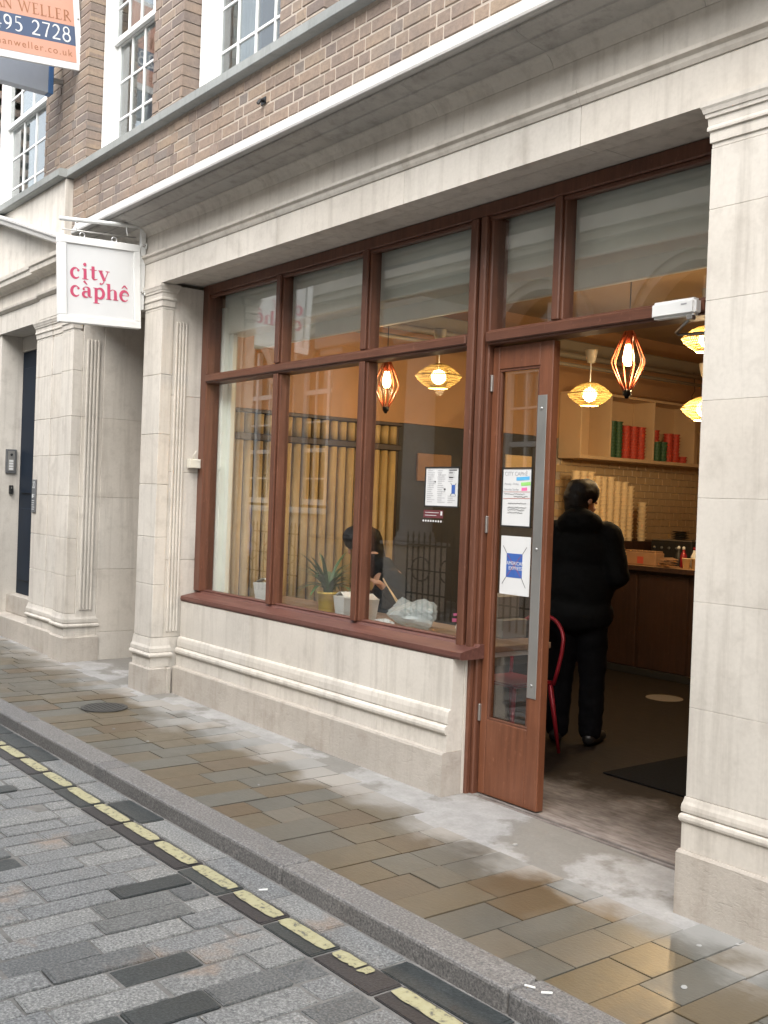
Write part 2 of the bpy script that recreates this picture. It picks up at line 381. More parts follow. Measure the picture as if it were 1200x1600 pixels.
GL = {
 'c': (.95, [(arc(.5, .5, .36, .47, 55, 320, 20), wv(20, lambda u: math.sin(u*math.pi)**1.0)), disc(.72, .78, .115)]),
 'i': (.62, [([(.3, .02), (.3, 1)], T_), ([(.04, .033), (.58, .033)], t_), ([(.06, .965), (.3, .965)], t_), disc(.28, 1.38, .155)]),
 't': (.72, [([(.32, .2), (.32, 1.3)], T_), ([(.05, .965), (.66, .965)], t_), (bez((.32, .3), (.32, -.06), (.72, .16)), [T_, T_*.9, T_*.75, T_*.6, T_*.45, t_*2, t_*1.5, t_, t_])]),
 'y': (1.0, [([(.18, .98), (.56, .05)], T_*.95), ([(.88, .96), (.56, .1), (.48, -.1)], t_), (bez((.50, -.02), (.40, -.34), (.16, -.26)), t_*1.3), disc(.19, -.25, .09), ([(0, .965), (.42, .965)], t_), ([(.66, .965), (1.04, .965)], t_)]),
 'a': (.98, [(bez((.16, .76), (.2, .99), (.44, .97)), t_), (bez((.44, .97), (.68, .96), (.66, .62)), [t_*1.2, t_*1.5, t_*2, t_*2.6, T_*.8, T_*.9, T_, T_, T_]), ([(.66, .66), (.66, .18)], T_), (bez((.66, .25), (.68, .0), (.92, .1)), [T_, T_*.9, T_*.7, T_*.5, t_*1.5, t_*1.2, t_, t_, t_]), (arc(.42, .28, .28, .26, 60, 300, 16), wv(16, lambda u: math.sin(u*math.pi)*.9)), disc(.2, .76, .11)]),
 'grave': (0, [([(.22, 1.52), (.36, 1.36), (.52, 1.2)], [.2, .15, t_])]),
 'p': (1.1, [([(.28, -.46), (.28, 1)], T_), ([(.02, -.44), (.56, -.44)], t_), ([(.03, .965), (.28, .965)], t_), (arc(.6, .5, .34, .47, 150, -150, 22), wv(22, lambda u: math.sin(u*math.pi)))]),
 'h': (1.2, [([(.28, .02), (.28, 1.5)], T_), ([(.03, .033), (.53, .033)], t_), ([(.03, 1.465), (.28, 1.465)], t_), (bez((.28, .6), (.5, 1.04), (.72, .96)), t_), (bez((.72, .96), (.9, .9), (.88, .6)), [t_, t_*1.4, t_*2, T_*.6, T_*.8, T_*.9, T_, T_, T_]), ([(.88, .66), (.88, .02)], T_), ([(.64, .033), (1.14, .033)], t_)]),
 'e': (.98, [(arc(.5, .5, .37, .47, 8, 318, 24), wv(24, lambda u: math.sin(min(1, u*1.04)*math.pi))), ([(.2, .55), (.86, .55)], t_)]),
 'circ': (0, [([(.24, 1.2), (.5, 1.5)], [t_, .15]), ([(.48, 1.5), (.76, 1.2)], [.17, t_*1.2])]),
}
CP = {
 'A': (.8, [([(.02, 0), (.38, 1)], .05), ([(.36, 1), (.76, 0)], .12), ([(.16, .36), (.62, .36)], .045), ([(-.06, .02), (.14, .02)], .04), ([(.62, .02), (.88, .02)], .04)]),
 'N': (.9, [([(.1, 0), (.1, 1)], .05), ([(.08, .98), (.72, .03)], .12), ([(.72, 0), (.72, 1)], .05), ([(0, .98), (.2, .98)], .04), ([(.6, .98), (.84, .98)], .04), ([(0, .02), (.22, .02)], .04)]),
 'W': (1.2, [([(.02, 1), (.3, 0)], .12), ([(.3, 0), (.54, .95)], .05), ([(.5, 1), (.8, 0)], .12), ([(.8, 0), (1.06, 1)], .05), ([(-.08, .98), (.16, .98)], .04), ([(.95, .98), (1.16, .98)], .04)]),
 'E': (.68, [([(.14, 0), (.14, 1)], .12), ([(.0, .98), (.54, .98)], .05), ([(.14, .52), (.46, .52)], .045), ([(0, .02), (.58, .02)], .05), ([(.53, .84), (.53, 1)], .035), ([(.57, 0), (.57, .18)], .035)]),
 'L': (.64, [([(.14, 0), (.14, 1)], .12), ([(0, .02), (.54, .02)], .05), ([(0, .98), (.28, .98)], .04), ([(.53, 0), (.53, .2)], .035)]),
 'R': (.74, [([(.14, 0), (.14, 1)], .12), (arc(.24, .74, .26, .24, 90, -90, 10), [.05, .06, .08, .1, .12, .13, .12, .1, .08, .06, .05]), ([(.14, .98), (.26, .98)], .045), ([(.14, .5), (.26, .5)], .045), ([(.3, .5), (.72, .0)], .11), ([(0, .02), (.28, .02)], .04)]),
 '4': (.66, [([(.44, 0), (.44, 1)], .11), ([(.44, .98), (.04, .32)], .05), ([(.02, .3), (.62, .3)], .06)]),
 '9': (.62, [(arc(.28, .68, .22, .29, 0, 360, 18), [.1+.03*math.cos(i) for i in range(19)]), (bez((.5, .68), (.52, .2), (.14, 0)), [.11, .11, .11, .1, .09, .08, .07, .05, .04])]),
 '5': (.6, [([(.14, .98), (.5, .98)], .07), ([(.14, 1), (.12, .55)], .05), (arc(.24, .32, .26, .29, 110, -130, 14), [.05, .06, .08, .1, .11, .12, .12, .12, .11, .1, .09, .08, .07, .06, .06])]),
 '2': (.64, [(arc(.28, .72, .22, .26, 165, -20, 12), [.05, .06, .07, .08, .09, .1, .11, .12, .12, .12, .11, .1, .1]), (bez((.48, .62), (.4, .36), (.04, .06)), .08), ([(.02, .04), (.58, .04)], .09)]),
 '7': (.6, [([(.03, .96), (.56, .96)], .08), ([(.55, .98), (.36, .5), (.22, 0)], [.06, .08, .11])]),
 '8': (.64, [(arc(.3, .75, .2, .23, 0, 360, 18), .08), (arc(.3, .26, .25, .27, 0, 360, 18), .1)]),
 ' ': (.4, []),
}
def spell(seq, font, size, track=0.0):
    """seq: list of glyph keys -> strokes scaled to size; returns strokes and total width"""
    out = []; x = 0
    for g in seq:
        adv, st = font[g]
        for pts, ws in st:
            n = len(pts); ws = ws if isinstance(ws, (list, tuple)) else [ws]*n
            ws = list(ws)+[ws[-1]]*(n-len(ws))
            dx = x if adv else x-prev
            out.append(([((px+dx)*size, py*size) for px, py in pts], [w*size for w in ws]))
        if adv: x += adv+track; prev = adv+track
    return out, x*size
def scribble(x0, x1, y, h, rng):
    pts = []; x = x0
    while x < x1:
        pts.append((x, y+rng.uniform(-.5, .5)*h)); x += h*rng.uniform(.25, .6)
    return pts
def blob(name, prims, mat, parent, voxel=.014, smooth=6, wr=0):
    """one continuous surface grown from capsules and ellipsoids"""
    bm = bmesh.new()
    for p in prims:
        b2 = bmesh.new(); bmesh.ops.create_icosphere(b2, subdivisions=3, radius=1)
        if p[0] == 'c':
            a, b, ra, rb = Vector(p[1]), Vector(p[2]), p[3], p[4]; d = b-a; q = d.to_track_quat('Z', 'Y').to_matrix(); ln = d.length
            for v in b2.verts:
                r = rb if v.co.z > 0 else ra
                w = Vector((v.co.x*r, v.co.y*r, v.co.z*r+(ln if v.co.z > 0 else 0))); v.co = q @ w+a
        else:
            c, rad = Vector(p[1]), p[2]; q = Matrix.Rotation(R(p[3]), 3, p[4]) if len(p) > 3 else Matrix.Identity(3)
            for v in b2.verts: v.co = q @ Vector((v.co.x*rad[0], v.co.y*rad[1], v.co.z*rad[2]))+c
        me = mesh_of(b2); bm.from_mesh(me); bpy.data.meshes.remove(me)
    me = mesh_of(bm); o = bpy.data.objects.new('tmp', me); C.objects.link(o)
    md = o.modifiers.new('r', 'REMESH'); md.mode = 'VOXEL'; md.voxel_size = voxel; md.use_smooth_shade = True
    ms = o.modifiers.new('s', 'SMOOTH'); ms.factor = .5; ms.iterations = smooth
    dg = bpy.context.evaluated_depsgraph_get(); m2 = bpy.data.meshes.new_from_object(o.evaluated_get(dg))
    bpy.data.objects.remove(o); m2.materials.clear()
    if wr:
        for v in m2.vertices:
            q = Vector((v.co.x*9, v.co.y*9, v.co.z*17)); v.co += v.normal*(wr*(mnoise.noise(q)+.5*abs(mnoise.noise(q*2.1))))
    for p in m2.polygons: p.use_smooth = True
    return link(name, m2, mat, parent)
def struct(o): o['kind'] = 'structure'; return o
# ---------------------------------------------------------------- ground, road, kerb, pavement
SLOPE = .0077                                           # the street climbs gently to the left
def gz(x): return SLOPE*(-2.4-x)
gnd = struct(link('ground', unit(240, 240, .1), 'mortar_dark', None, (-2.4, 0, -.36), (0, SLOPE, 0)))
KY, KA = 2.385, math.atan(.021)
bm = bmesh.new(); bbox(bm, -24, 14, -2.95, 0.02, -.3, -.0755)
road = struct(link('road', mesh_of(bm, 'road'), 'mortar_dark', None, (-2.4, KY, 0), (0, SLOPE, KA)))
RM = Matrix.Translation((-2.4, KY, 0)) @ Matrix.Rotation(KA, 4, 'Z') @ Matrix.Rotation(SLOPE, 4, 'Y')
setts = []                                              # (size on screen, x, y, dx, dy, dz, material)
def want(x, y, z, dx, dy, lst, mat, tz=0):
    p = seen(RM @ Vector((x, y, z)), 60); lst.append(((dx*dy/(p[2]**2)) if p else 0, bool(p), x, y, z+tz, dx, dy, mat))
rg = random.Random(3)
x = -22.0
while x < 10:                                           # channel slabs beside the kerb
    ln = rg.uniform(.32, .46) if rg.random() < .8 else rg.uniform(.5, .7)
    want(x+ln/2, -.078, -.07, ln-.012, .128, setts, rg.choice(['granite_dark', 'granite_dark', 'granite', 'granite_dark', 'granite']), rg.uniform(-.002, .002)); x += ln
x = -22.0; lines = []
while x < 10:                                           # painted slabs
    ln = rg.choice([.345, .345, .34, .33, .36]); y = -.218
    want(x+ln/2, y, -.07, ln-.014, .138, setts, 'tar_slab' if rg.random() < .8 else 'granite_dark', 0); lines.append((x+ln/2, ln)); x += ln
x = -22.0
while x < 10:                                           # setts in rows across the street
    w = rg.uniform(.125, .148); y = -.297-rg.choice([0, 0, .0])
    off = rg.uniform(.12, .36); first = True
    while y > -2.9:
        ln = off if first else rg.uniform(.27, .39); first = False
        d = rg.random(); mt = 'granite_dark' if d < .08 else ('granite_mid' if d < .24 else 'granite')
        want(x+w/2, y-ln/2, -.07, w-.009, ln-.010, setts, mt, rg.uniform(-.004, .003)); y -= ln
    x += w
USET = {}; BEV = {'york': .008}
def slabmesh(mat):
    if mat not in USET:
        bm = bmesh.new(); bbox(bm, -.5, .5, -.5, .5, -.5, .5)
        top = [e for e in bm.edges if all(v.co.z > 0 for v in e.verts)]
        bmesh.ops.bevel(bm, geom=top+[e for e in bm.edges if abs(e.verts[0].co.z-e.verts[1].co.z) > .5], offset=BEV.get(mat, .03), segments=2, affect='EDGES')
        me = mesh_of(bm, 'slab_'+mat); me.materials.append(M[mat]); USET[mat] = me
    return USET[mat]
def lay(name, lst, parent, limit, thick, jit=.004):
    lst.sort(key=lambda a: -a[0]); rest = {}
    for k, (s, v, x, y, z, dx, dy, mat) in enumerate(lst):
        if k < limit and v:
            link(name, slabmesh(mat), None, parent, (x, y, z-thick/2), (rg.uniform(-jit, jit)*2, rg.uniform(-jit, jit), rg.uniform(-jit, jit)*2), (dx, dy, thick))
        else: rest.setdefault(mat, []).append((x, y, z, dx, dy))
    for mat, l in rest.items():
        bm = bmesh.new()
        for x, y, z, dx, dy in l: bbox(bm, x-dx/2, x+dx/2, y-dy/2, y+dy/2, z-thick, z)
        o = link(name+'_field', mesh_of(bm, name), mat, parent); o['kind'] = 'stuff'
lay('sett', setts, road, 300, .06, .008)
for k, (cx, ln) in enumerate(lines):                     # yellow line: one worn dash of paint on each slab
    p = seen(RM @ Vector((cx, -.19, -.07)), 80)
    if not p: continue
    rr = random.Random(k*7+1); worn = rr.random(); n = 14; a = []; b_ = []
    lo, hi = cx-ln/2+.008+rr.uniform(0, .012), cx+ln/2-.010-rr.uniform(0, .014)
    if worn > .8: hi -= rr.uniform(.05, .12)
    for i in range(n+1):
        u = i/n; e = .009*(1 if i in (0, n) else (.3 if i in (1, n-1) else 0))
        a.append((lo+(hi-lo)*u, -.160-rr.uniform(0, .0035)-e)); b_.append((lo+(hi-lo)*u, -.228+rr.uniform(0, .0045+(.012 if worn > .72 else 0))+e))
    bm = bmesh.new(); va = [bm.verts.new((x, y, -.0665)) for x, y in a]; vb = [bm.verts.new((x, y, -.0665)) for x, y in b_]
    for i in range(n):
        if worn > .75 and rr.random() < .2: continue
        bm.faces.new((vb[i], vb[i+1], va[i+1], va[i]))
    link('yellow_line', mesh_of(bm), 'yellow_paint', road)
# kerb
bm = bmesh.new(); bbox(bm, -22, 12, .012, .15, -.3, -.012)
kerb = struct(link('kerb', mesh_of(bm, 'kerb'), 'mortar_dark', None, (-2.4, KY, 0), (0, SLOPE, KA)))
cuts = [-22+i*1.25 for i in range(12)]+[-6.75, -5.55, -4.35, -3.17, -3.02, -1.26, .05, 1.3, 2.6, 3.9, 5.2, 6.5, 8]
cuts = sorted(c for c in cuts if c <= -7.2 or c >= -6.8)
for a, b_ in zip(cuts, cuts[1:]):
    box('kerb_stone', a+.004, b_-.004, 0, .158, -.22, .004, 'granite_kerb', kerb, .012, 2)
# pavement
bm = bmesh.new(); fy = lambda x_: KY-2.3+.1+.021*x_
vv = [bm.verts.new(p) for p in [(x_, y_, z_) for z_ in (-.3, -.010) for x_, y_ in ((-20, fy(-20)), (12, fy(12)), (12, 2.4), (-20, 2.4))]]
for f in ((0, 3, 2, 1), (4, 5, 6, 7), (0, 1, 5, 4), (1, 2, 6, 5), (2, 3, 7, 6), (3, 0, 4, 7)): bm.faces.new([vv[i] for i in f])
pav = struct(link('pavement', mesh_of(bm, 'pavement'), 'joint_sand', None, (-2.4, 2.3, 0), (0, SLOPE, 0)))
PM = Matrix.Translation((-2.4, 2.3, 0)) @ Matrix.Rotation(SLOPE, 4, 'Y')
def edge_y(x):                                          # where the slabs stop and the cement begins (world Y)
    if x > -2.35: return 3.42
    if x > -3.95: return 3.30
    if x > -4.6: return 3.38
    return 3.43 if x > -7.2 else 3.36
slabs = []; xw = -13.0
while xw < 3:
    w = rg.choice([.185, .195, .2, .21, .19, .175]); lo = KY+.14+.021*(xw+2.4); hi = edge_y(xw+w/2)+(rg.choice([0, .03, .06, -.02]) if xw < -4.6 else 0); y = lo
    while y < hi-.01:
        ln = rg.uniform(.17, .42)
        if hi-y-ln < .1: ln = hi-y
        wx, wy = xw+w/2+2.4, y+ln/2-2.3
        p = seen(PM @ Vector((wx, wy, 0)), 60)
        slabs.append(((w*ln/p[2]**2) if p else 0, bool(p), wx, wy, rg.uniform(-.0025, .0015), w-.005, ln-.005, 'york')); y += ln
    xw += w
lay('paving_slab', slabs, pav, 300, .05, .0012)
# cement apron along the wall
bm = bmesh.new(); rr = random.Random(5); xs = [-13+i*.1 for i in range(145)]
va = [bm.verts.new((x_+2.4, edge_y(x_)-2.3-.10, -.0035)) for x_ in xs]; vb = [bm.verts.new((x_+2.4, (3.783 if -4.06 < x_ < -2.5 else 4.0)-2.3, .0035)) for x_ in xs]
for i in range(len(xs)-1): bm.faces.new((va[i], va[i+1], vb[i+1], vb[i]))
link('cement_apron', mesh_of(bm), 'cement', pav)
# round drain cover
dr = thing('drain_cover', 'round black slotted drain cover set in the pavement', 'drain cover', (-6.93, 2.95, gz(-6.93)+.002))
link('rim', lathe([(.135, 0), (.16, .0), (.16, .006), (.14, .008), (.135, .006)], 32, False), 'grating', dr)
bm = bmesh.new()
for i in range(-4, 5):
    h = math.sqrt(max(0, .136**2-(i*.031)**2))
    if h > .02: bbox(bm, -h, h, i*.031-.008, i*.031+.008, .001, .009)
link('slat', mesh_of(bm), 'grating', dr); link('recess', lathe([(.0, .0005), (.137, .0005)], 24, False), 'ink_black', dr)
# chewing gum and cigarette ends lying about
litter = [(-4.75, 2.9), (-5.9, 2.8), (-3.35, 3.42), (-2.15, 3.35), (-2.22, 3.22), (-2.05, 2.9), (-8.3, 3.6), (-6.3, 2.75)]
for k, (lx, ly) in enumerate(litter):
    o = link('gum_spot', lathe([(.0, .003), (.005+.003*(k % 3), .003), (.008+.003*(k % 3), .0)], 9, False), 'gum', None, (lx, ly, gz(lx)+.002), (0, 0, k), (1, .7+.1*(k % 4), 1))
    tag(o, 'pale flattened chewing gum spot stuck to the paving', 'gum', 'gum spots on the pavement')
for k, (lx, ly, a) in enumerate([(-2.32, 2.46, .4), (-2.26, 2.475, .9), (-3.62, 2.25, 1.2)]):
    bm = bmesh.new(); tube_bm(bm, [(-.018, 0, 0), (.018, 0, 0)], .004, 6)
    o = link('cigarette_end', mesh_of(bm), 'carton', None, (lx, ly, (gz(lx)+.009 if k < 2 else gz(lx)-.06)), (0, 0, a))
    tag(o, ['cigarette end lying on the granite kerb', 'cigarette end lying on the granite kerb', 'cigarette end in the road channel below the kerb'][k], 'cigarette end', 'cigarette ends' if k < 2 else None)
op = struct(box('opposite_pavement', -26, 12, -4.2, -.72, -.3, .03, 'cement', None, .01))
# ---------------------------------------------------------------- the shop building
sb = thing('shop_building', 'pale stone shopfront with red brown timber windows and brick wall above', 'building', (0, 0, 0))
PF = 3.43                                               # front plane of the stone
# right pier
pr = boxes('pier', [(-2.43, -.9, PF+.0, 3.9, -.05, 3.1295)], 'mortar', sb)
zs = [.455, .80, 1.21, 1.61, 1.985, 2.37, 2.72, 2.955]
for i, (a, b_) in enumerate(zip(zs, zs[1:])):
    cx = [-1.72, -1.45, -1.9][i % 3]
    for x0, x1 in ((-2.445, cx), (cx, -.89)): box('stone_block', x0+.0003, x1-.0004, PF-.01, 3.79, a+.0004, b_-.0004, 'stone', pr, .0012)
FR = [(-2.445, PF-.01), (-.88, PF-.01), (-.88, 3.78), (-2.445, 3.78)]
def base_mould(name, foot, parent, z0=.0, p=.25):
    rings('plinth', foot, [(-.08, .021), (p-.012, .021), (p, .014), (p, .004)], 'stone_low', parent)
    rings('base_moulding', foot, [(p+.001, .008), (.355, .008), (.356, .011), (.362, .016), (.372, .018), (.383, .016), (.388, .012), (.391, .004), (.394, .004), (.396, .011), (.41, .012), (.425, .010), (.436, .006), (.454, .002)], 'stone', parent)
def capital(foot, parent, z0=2.957, dz=.173):
    k = dz/.173; pf = [(0, -.004), (.018, -.004), (.02, .010), (.062, .012), (.064, .028), (.072, .030), (.080, .026), (.082, .022), (.112, .026), (.114, .040), (.128, .044), (.130, .052), (.146, .062), (.155, .072), (.172, .074)]
    rings('capital', foot, [(z0+z*k, o*.48) for z, o in pf], 'stone', parent)
base_mould('b', FR, pr); capital(FR, pr)
# left pier beside the window
pl = boxes('pier', [(-7.545, -7.275, 3.452, 3.79, -.05, 3.1295)], 'mortar', sb)
zs = [.46, .86, 1.22, 1.62, 2.0, 2.45, 2.94]
for a, b_ in zip(zs, zs[1:]):
    box('stone_block', -7.56, -7.255, 3.44, 3.535, a+.0008, b_-.0008, 'stone', pl, .003)
for a, b_ in zip([-.05, .46, 1.05, 1.72, 2.3], [.46, 1.05, 1.72, 2.3, 3.13]):
    box('stone_block', -7.55, -7.264, 3.536, 3.85, a+.0008, b_-.0008, 'stone', pl, .003)
for i in range(4): box('reed', -7.266, -7.2515, 3.56+i*.026, 3.578+i*.026, .5, 2.86, 'stone', pl, .006, 2)
F1 = [(-7.56, 3.44), (-7.255, 3.44), (-7.255, 3.535), (-7.56, 3.535)]
F1b = [(-7.56, 3.44), (-7.255, 3.44), (-7.255, 3.50), (-7.24, 3.50), (-7.24, 3.61), (-7.56, 3.61)]
rings('plinth', F1, [(-.05, .024), (.225, .024), (.235, .016), (.236, .004)], 'stone_low', pl)
box('plinth', -7.5, -7.222, 3.561, 3.60, -.05, .232, 'stone_low', pl, .006)
rings('base_moulding', [(-7.56, 3.44), (-7.255, 3.44), (-7.255, 3.58), (-7.56, 3.58)], [(.237, .006), (.31, .006), (.311, .016), (.32, .026), (.332, .028), (.345, .022), (.35, .010), (.353, .018), (.38, .018), (.40, .010), (.458, .003)], 'stone', pl)
capital(F1, pl, 2.942, .186)
# wall below the window
rz = boxes('riser_wall', [(-7.24, -4.12, 3.74, 3.88, -.05, .733)], 'mortar', sb)
prof = [(3.75, -.06), (3.612, -.06), (3.612, .232), (3.618, .243), (3.64, .247), (3.642, .335), (3.634, .337), (3.626, .347), (3.624, .36), (3.628, .375), (3.638, .382), (3.648, .385), (3.648, .391), (3.644, .393), (3.645, .43), (3.650, .455), (3.656, .464), (3.668, .467), (3.668, .734), (3.75, .734)]
for a, b_ in zip([-7.235, -6.08, -5.12], [-6.08, -5.12, -4.093]):
    extrude_x('plinth', [(3.75, -.06), (3.612, -.06), (3.612, .232), (3.618, .243), (3.64, .2465), (3.75, .2465)], a+.001, b_-.001, 'stone_low', rz)
for a, b_ in zip([-7.235, -6.2, -5.3, -4.7], [-6.2, -5.3, -4.7, -4.097]):
    extrude_x('stone_block', [(3.75, .247)]+prof[4:-1]+[(3.75, .734)], a+.0008, b_-.0008, 'stone', rz)
box('end_stone', -4.119, -4.093, 3.751, 3.777, -.05, .733, 'stone', rz, .002)
# entablature: fascia, moulding, frieze, cornice, each in jointed lengths
en = boxes('entablature', [(-8.84, 3, 3.46, 3.9, 3.165, 3.70)], 'mortar', sb)
J1 = [-8.84, -7.0, -5.62, -4.35, -3.12, -1.75, .2, 3]
for a, b_ in zip(J1, J1[1:]):
    extrude_x('fascia_block', [(3.42, 3.131), (3.53, 3.131), (3.53, 3.150), (3.60, 3.158), (3.86, 3.162), (3.86, 3.30), (3.42, 3.308)], a+.0012, b_-.0012, 'stone', en)
    extrude_x('astragal', [(3.47, 3.309), (3.414, 3.309), (3.405, 3.325), (3.40, 3.34), (3.385, 3.352), (3.382, 3.368), (3.40, 3.376), (3.47, 3.378)], a+.0012, b_-.0012, 'stone', en)
J2 = [-8.84, -7.6, -6.3, -5.05, -3.9, -2.7, -1.2, .8, 3]
for a, b_ in zip(J2, J2[1:]):
    extrude_x('frieze_block', [(3.47, 3.379), (3.428, 3.379), (3.428, 3.522), (3.47, 3.522)], a+.0008, b_-.0008, 'stone', en)
J3 = [-8.38, -7.0, -5.62, -4.92, -4.1, -3.3, -2.5, -1.5, 0, 1.5, 3]
for a, b_ in zip(J3, J3[1:]):
    extrude_x('bed_moulding', [(3.47, 3.523), (3.424, 3.523), (3.421, 3.530), (3.412, 3.548), (3.396, 3.566), (3.376, 3.578), (3.372, 3.586), (3.47, 3.586)], a+.0012, b_-.0012, 'stone', en)
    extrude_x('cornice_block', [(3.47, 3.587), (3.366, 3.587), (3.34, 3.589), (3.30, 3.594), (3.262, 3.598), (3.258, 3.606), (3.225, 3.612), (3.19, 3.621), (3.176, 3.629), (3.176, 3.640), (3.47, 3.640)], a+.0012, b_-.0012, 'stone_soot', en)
    nose = [(3.47, 3.641), (3.15, 3.641), (3.140, 3.648), (3.138, 3.660), (3.146, 3.685), (3.168, 3.725), (3.185, 3.742), (3.22, 3.757), (3.47, 3.80)]
    extrude_x('cornice_nosing', nose, a+.0008, b_-.0008, 'stone_lead', en)
# brick wall
BY = 3.47
OPEN = [(-11.85, -10.02), (-8.97, -7.64), (-7.12, -5.77), (-5.25, -3.9), (-3.38, -2.03), (-1.5, -.15)]
WZ0, WZ1 = 4.43, 6.45
bw_parts = [(-9.25, 3, BY+.004, 3.85, 3.66, 4.40), (-13, 3, BY+.004, 3.85, WZ1, 7.6)]
ed = [-13]+[v for a, b_ in OPEN for v in (a, b_)]+[3]
for a, b_ in zip(ed[::2], ed[1::2]): bw_parts.append((a+.012, b_-.014, BY+.004, 3.85, 4.40, WZ1))
bw = boxes('brick_wall', bw_parts, 'mortar', sb)
bricks = []; rb = random.Random(11); z = 3.70; k = 0
while z < 7.55:
    k += 1; x = -13+(0 if k % 2 else .175); st = k % 2
    if 4.34 < z+.04 < 4.44: z += .08; continue
    while x < 2.9:
        ln = .228 if st % 2 else .115; st += 1; a, b_ = x, x+ln; x = b_
        if z < 4.40 and b_ < -9.24: continue
        if z < 4.40: a = max(a, -9.245)
        segs = [(a, b_)]
        if z > 4.40 and z < WZ1-.02:
            for o0, o1 in OPEN:
                segs = [s for (p, q) in segs for s in ((p, min(q, o0)), (max(p, o1), q)) if s[1]-s[0] > .035]
        for p, q in segs:
            q = next((o0 for o0, _ in OPEN if z > 4.40 and z < WZ1-.02 and -.001 < o0-q < .125), q)
            dep = .17 if z > 4.40 and any(abs(q-o0) < .05 for o0, _ in OPEN) else .06
            sp = seen(((p+q)/2, BY, z+.035), 25)
            bricks.append((((q-p)/sp[2]**2) if sp else 0, bool(sp), p+.005, q-.005, z+.005, z+.075, dep, rb.uniform(-.003, .0015)))
    z += .08
bricks.sort(key=lambda a: -a[0]); bm = bmesh.new()
for i, (s, v, p, q, z0, z1, dep, j) in enumerate(bricks):
    if i < 300 and v:
        me = unit(round((q-p)*200)/200, dep, .07, .005); o = link('brick', me, 'brick', bw, ((p+q)/2, BY+j+dep/2, (z0+z1)/2), (rb.uniform(-.01, .01), rb.uniform(-.008, .008), 0))
    else: bbox(bm, p, q, BY+j, BY+j+dep, z0, z1)
o = link('brickwork', mesh_of(bm), 'brick', bw); o['kind'] = 'stuff'
# ledge under the upper windows
for a, b_ in zip([-9.23, -7.9, -6.6, -5.3, -4, -2.5, -1], [-7.9, -6.6, -5.3, -4, -2.5, -1, 3]):
    extrude_x('string_course', [(3.60, 4.36), (3.408, 4.36), (3.40, 4.366), (3.40, 4.425), (3.41, 4.432), (3.60, 4.445)], a+.001, b_-.001, 'stone_ledge', sb)
# a dark iron stub left in the brickwork
bm = bmesh.new(); tube_bm(bm, [(0, 0, 0), (0, -.03, -.005), (0, -.045, -.03)], .012, 6); bbox(bm, -.03, .03, -.006, .0, -.025, .02)
link('wall_fixing', mesh_of(bm), 'black_iron', sb, (-5.92, BY-.001, 4.13))
# upper sash windows
def sash(x0, x1, parent, i):
    yf = 3.605; F = .12
    f = boxes('sash_window', [(x0+.002, x0+F, yf, 3.72, 4.446, WZ1), (x1-F, x1-.002, yf, 3.72, 4.446, WZ1), (x0+F, x1-F, yf, 3.72, WZ1-.1, WZ1)], 'white_paint', parent, .006)
    g0, g1 = x0+F, x1-F; zm = 5.50
    for nm, za, zb, y in (('lower_sash', 4.447, zm+.02, 3.685), ('upper_sash', zm-.02, WZ1-.1, 3.645)):
        s = .045; bars = [(g0+.001, g0+s, y, y+.035, za, zb), (g1-s, g1-.001, y, y+.035, za, zb), (g0+s, g1-s, y, y+.035, za, za+.05), (g0+s, g1-s, y, y+.035, zb-.045, zb)]
        n = 4; a0, a1 = g0+s, g1-s
        for c in range(1, n): xx = a0+(a1-a0)*c/n; bars.append((xx-.011, xx+.011, y+.004, y+.03, za+.05, zb-.045))
        for r in range(1, 3):
            zz = za+.05+(zb-za-.095)*r/3
            for c in range(n): bars.append((a0+(a1-a0)*c/n+.0112, a0+(a1-a0)*(c+1)/n-.0112, y+.005, y+.029, zz-.011, zz+.011))
        boxes(nm, bars, 'white_paint', f, .003)
        for c in range(n):
            for r in range(3):
                box('pane', a0+(a1-a0)*c/n+.008, a0+(a1-a0)*(c+1)/n-.008, y+.014, y+.02, za+.05+(zb-za-.095)*r/3+.006, za+.05+(zb-za-.095)*(r+1)/3-.006, 'glass_upper', f, 0)
    cu = bmesh.new(); n = 40; w = .42; pv = None
    for q in range(n+1):
        xx = g0+.02+w*q/n; yy = 3.80+.018*math.sin(q*1.35)+.006*math.sin(q*.6)
        a = cu.verts.new((xx, yy, 4.45)); b2 = cu.verts.new((xx, yy, WZ1)); a2 = cu.verts.new((xx, yy+.006, 4.45)); b3 = cu.verts.new((xx, yy+.006, WZ1))
        if pv: cu.faces.new((pv[0], a, b2, pv[1])); cu.faces.new((pv[2], pv[3], b3, a2))
        pv = (a, b2, a2, b3)
    link('curtain', mesh_of(cu, 'curtain', True), 'curtain', f)
    return f
for i, (a, b_) in enumerate(OPEN[1:]): sash(a, b_, sb, i)
# room behind the upper windows, roof
boxes('upper_room', [(-13, 3, 5.6, 5.7, 4.3, 7.6), (-13, 3, 3.86, 5.6, 4.2, 4.34), (-13, 3, 3.86, 5.6, 7.3, 7.6), (-13.1, -13, 3.86, 5.7, 4.2, 7.6), (3, 3.1, 3.5, 5.7, 3.2, 7.6)], 'beige_wall', sb)
# plain stone wall carrying on beyond the right pier, out of the picture
box('side_wall', -.87, 3, PF, 3.9, -.05, 3.13, 'stone', sb, .004)
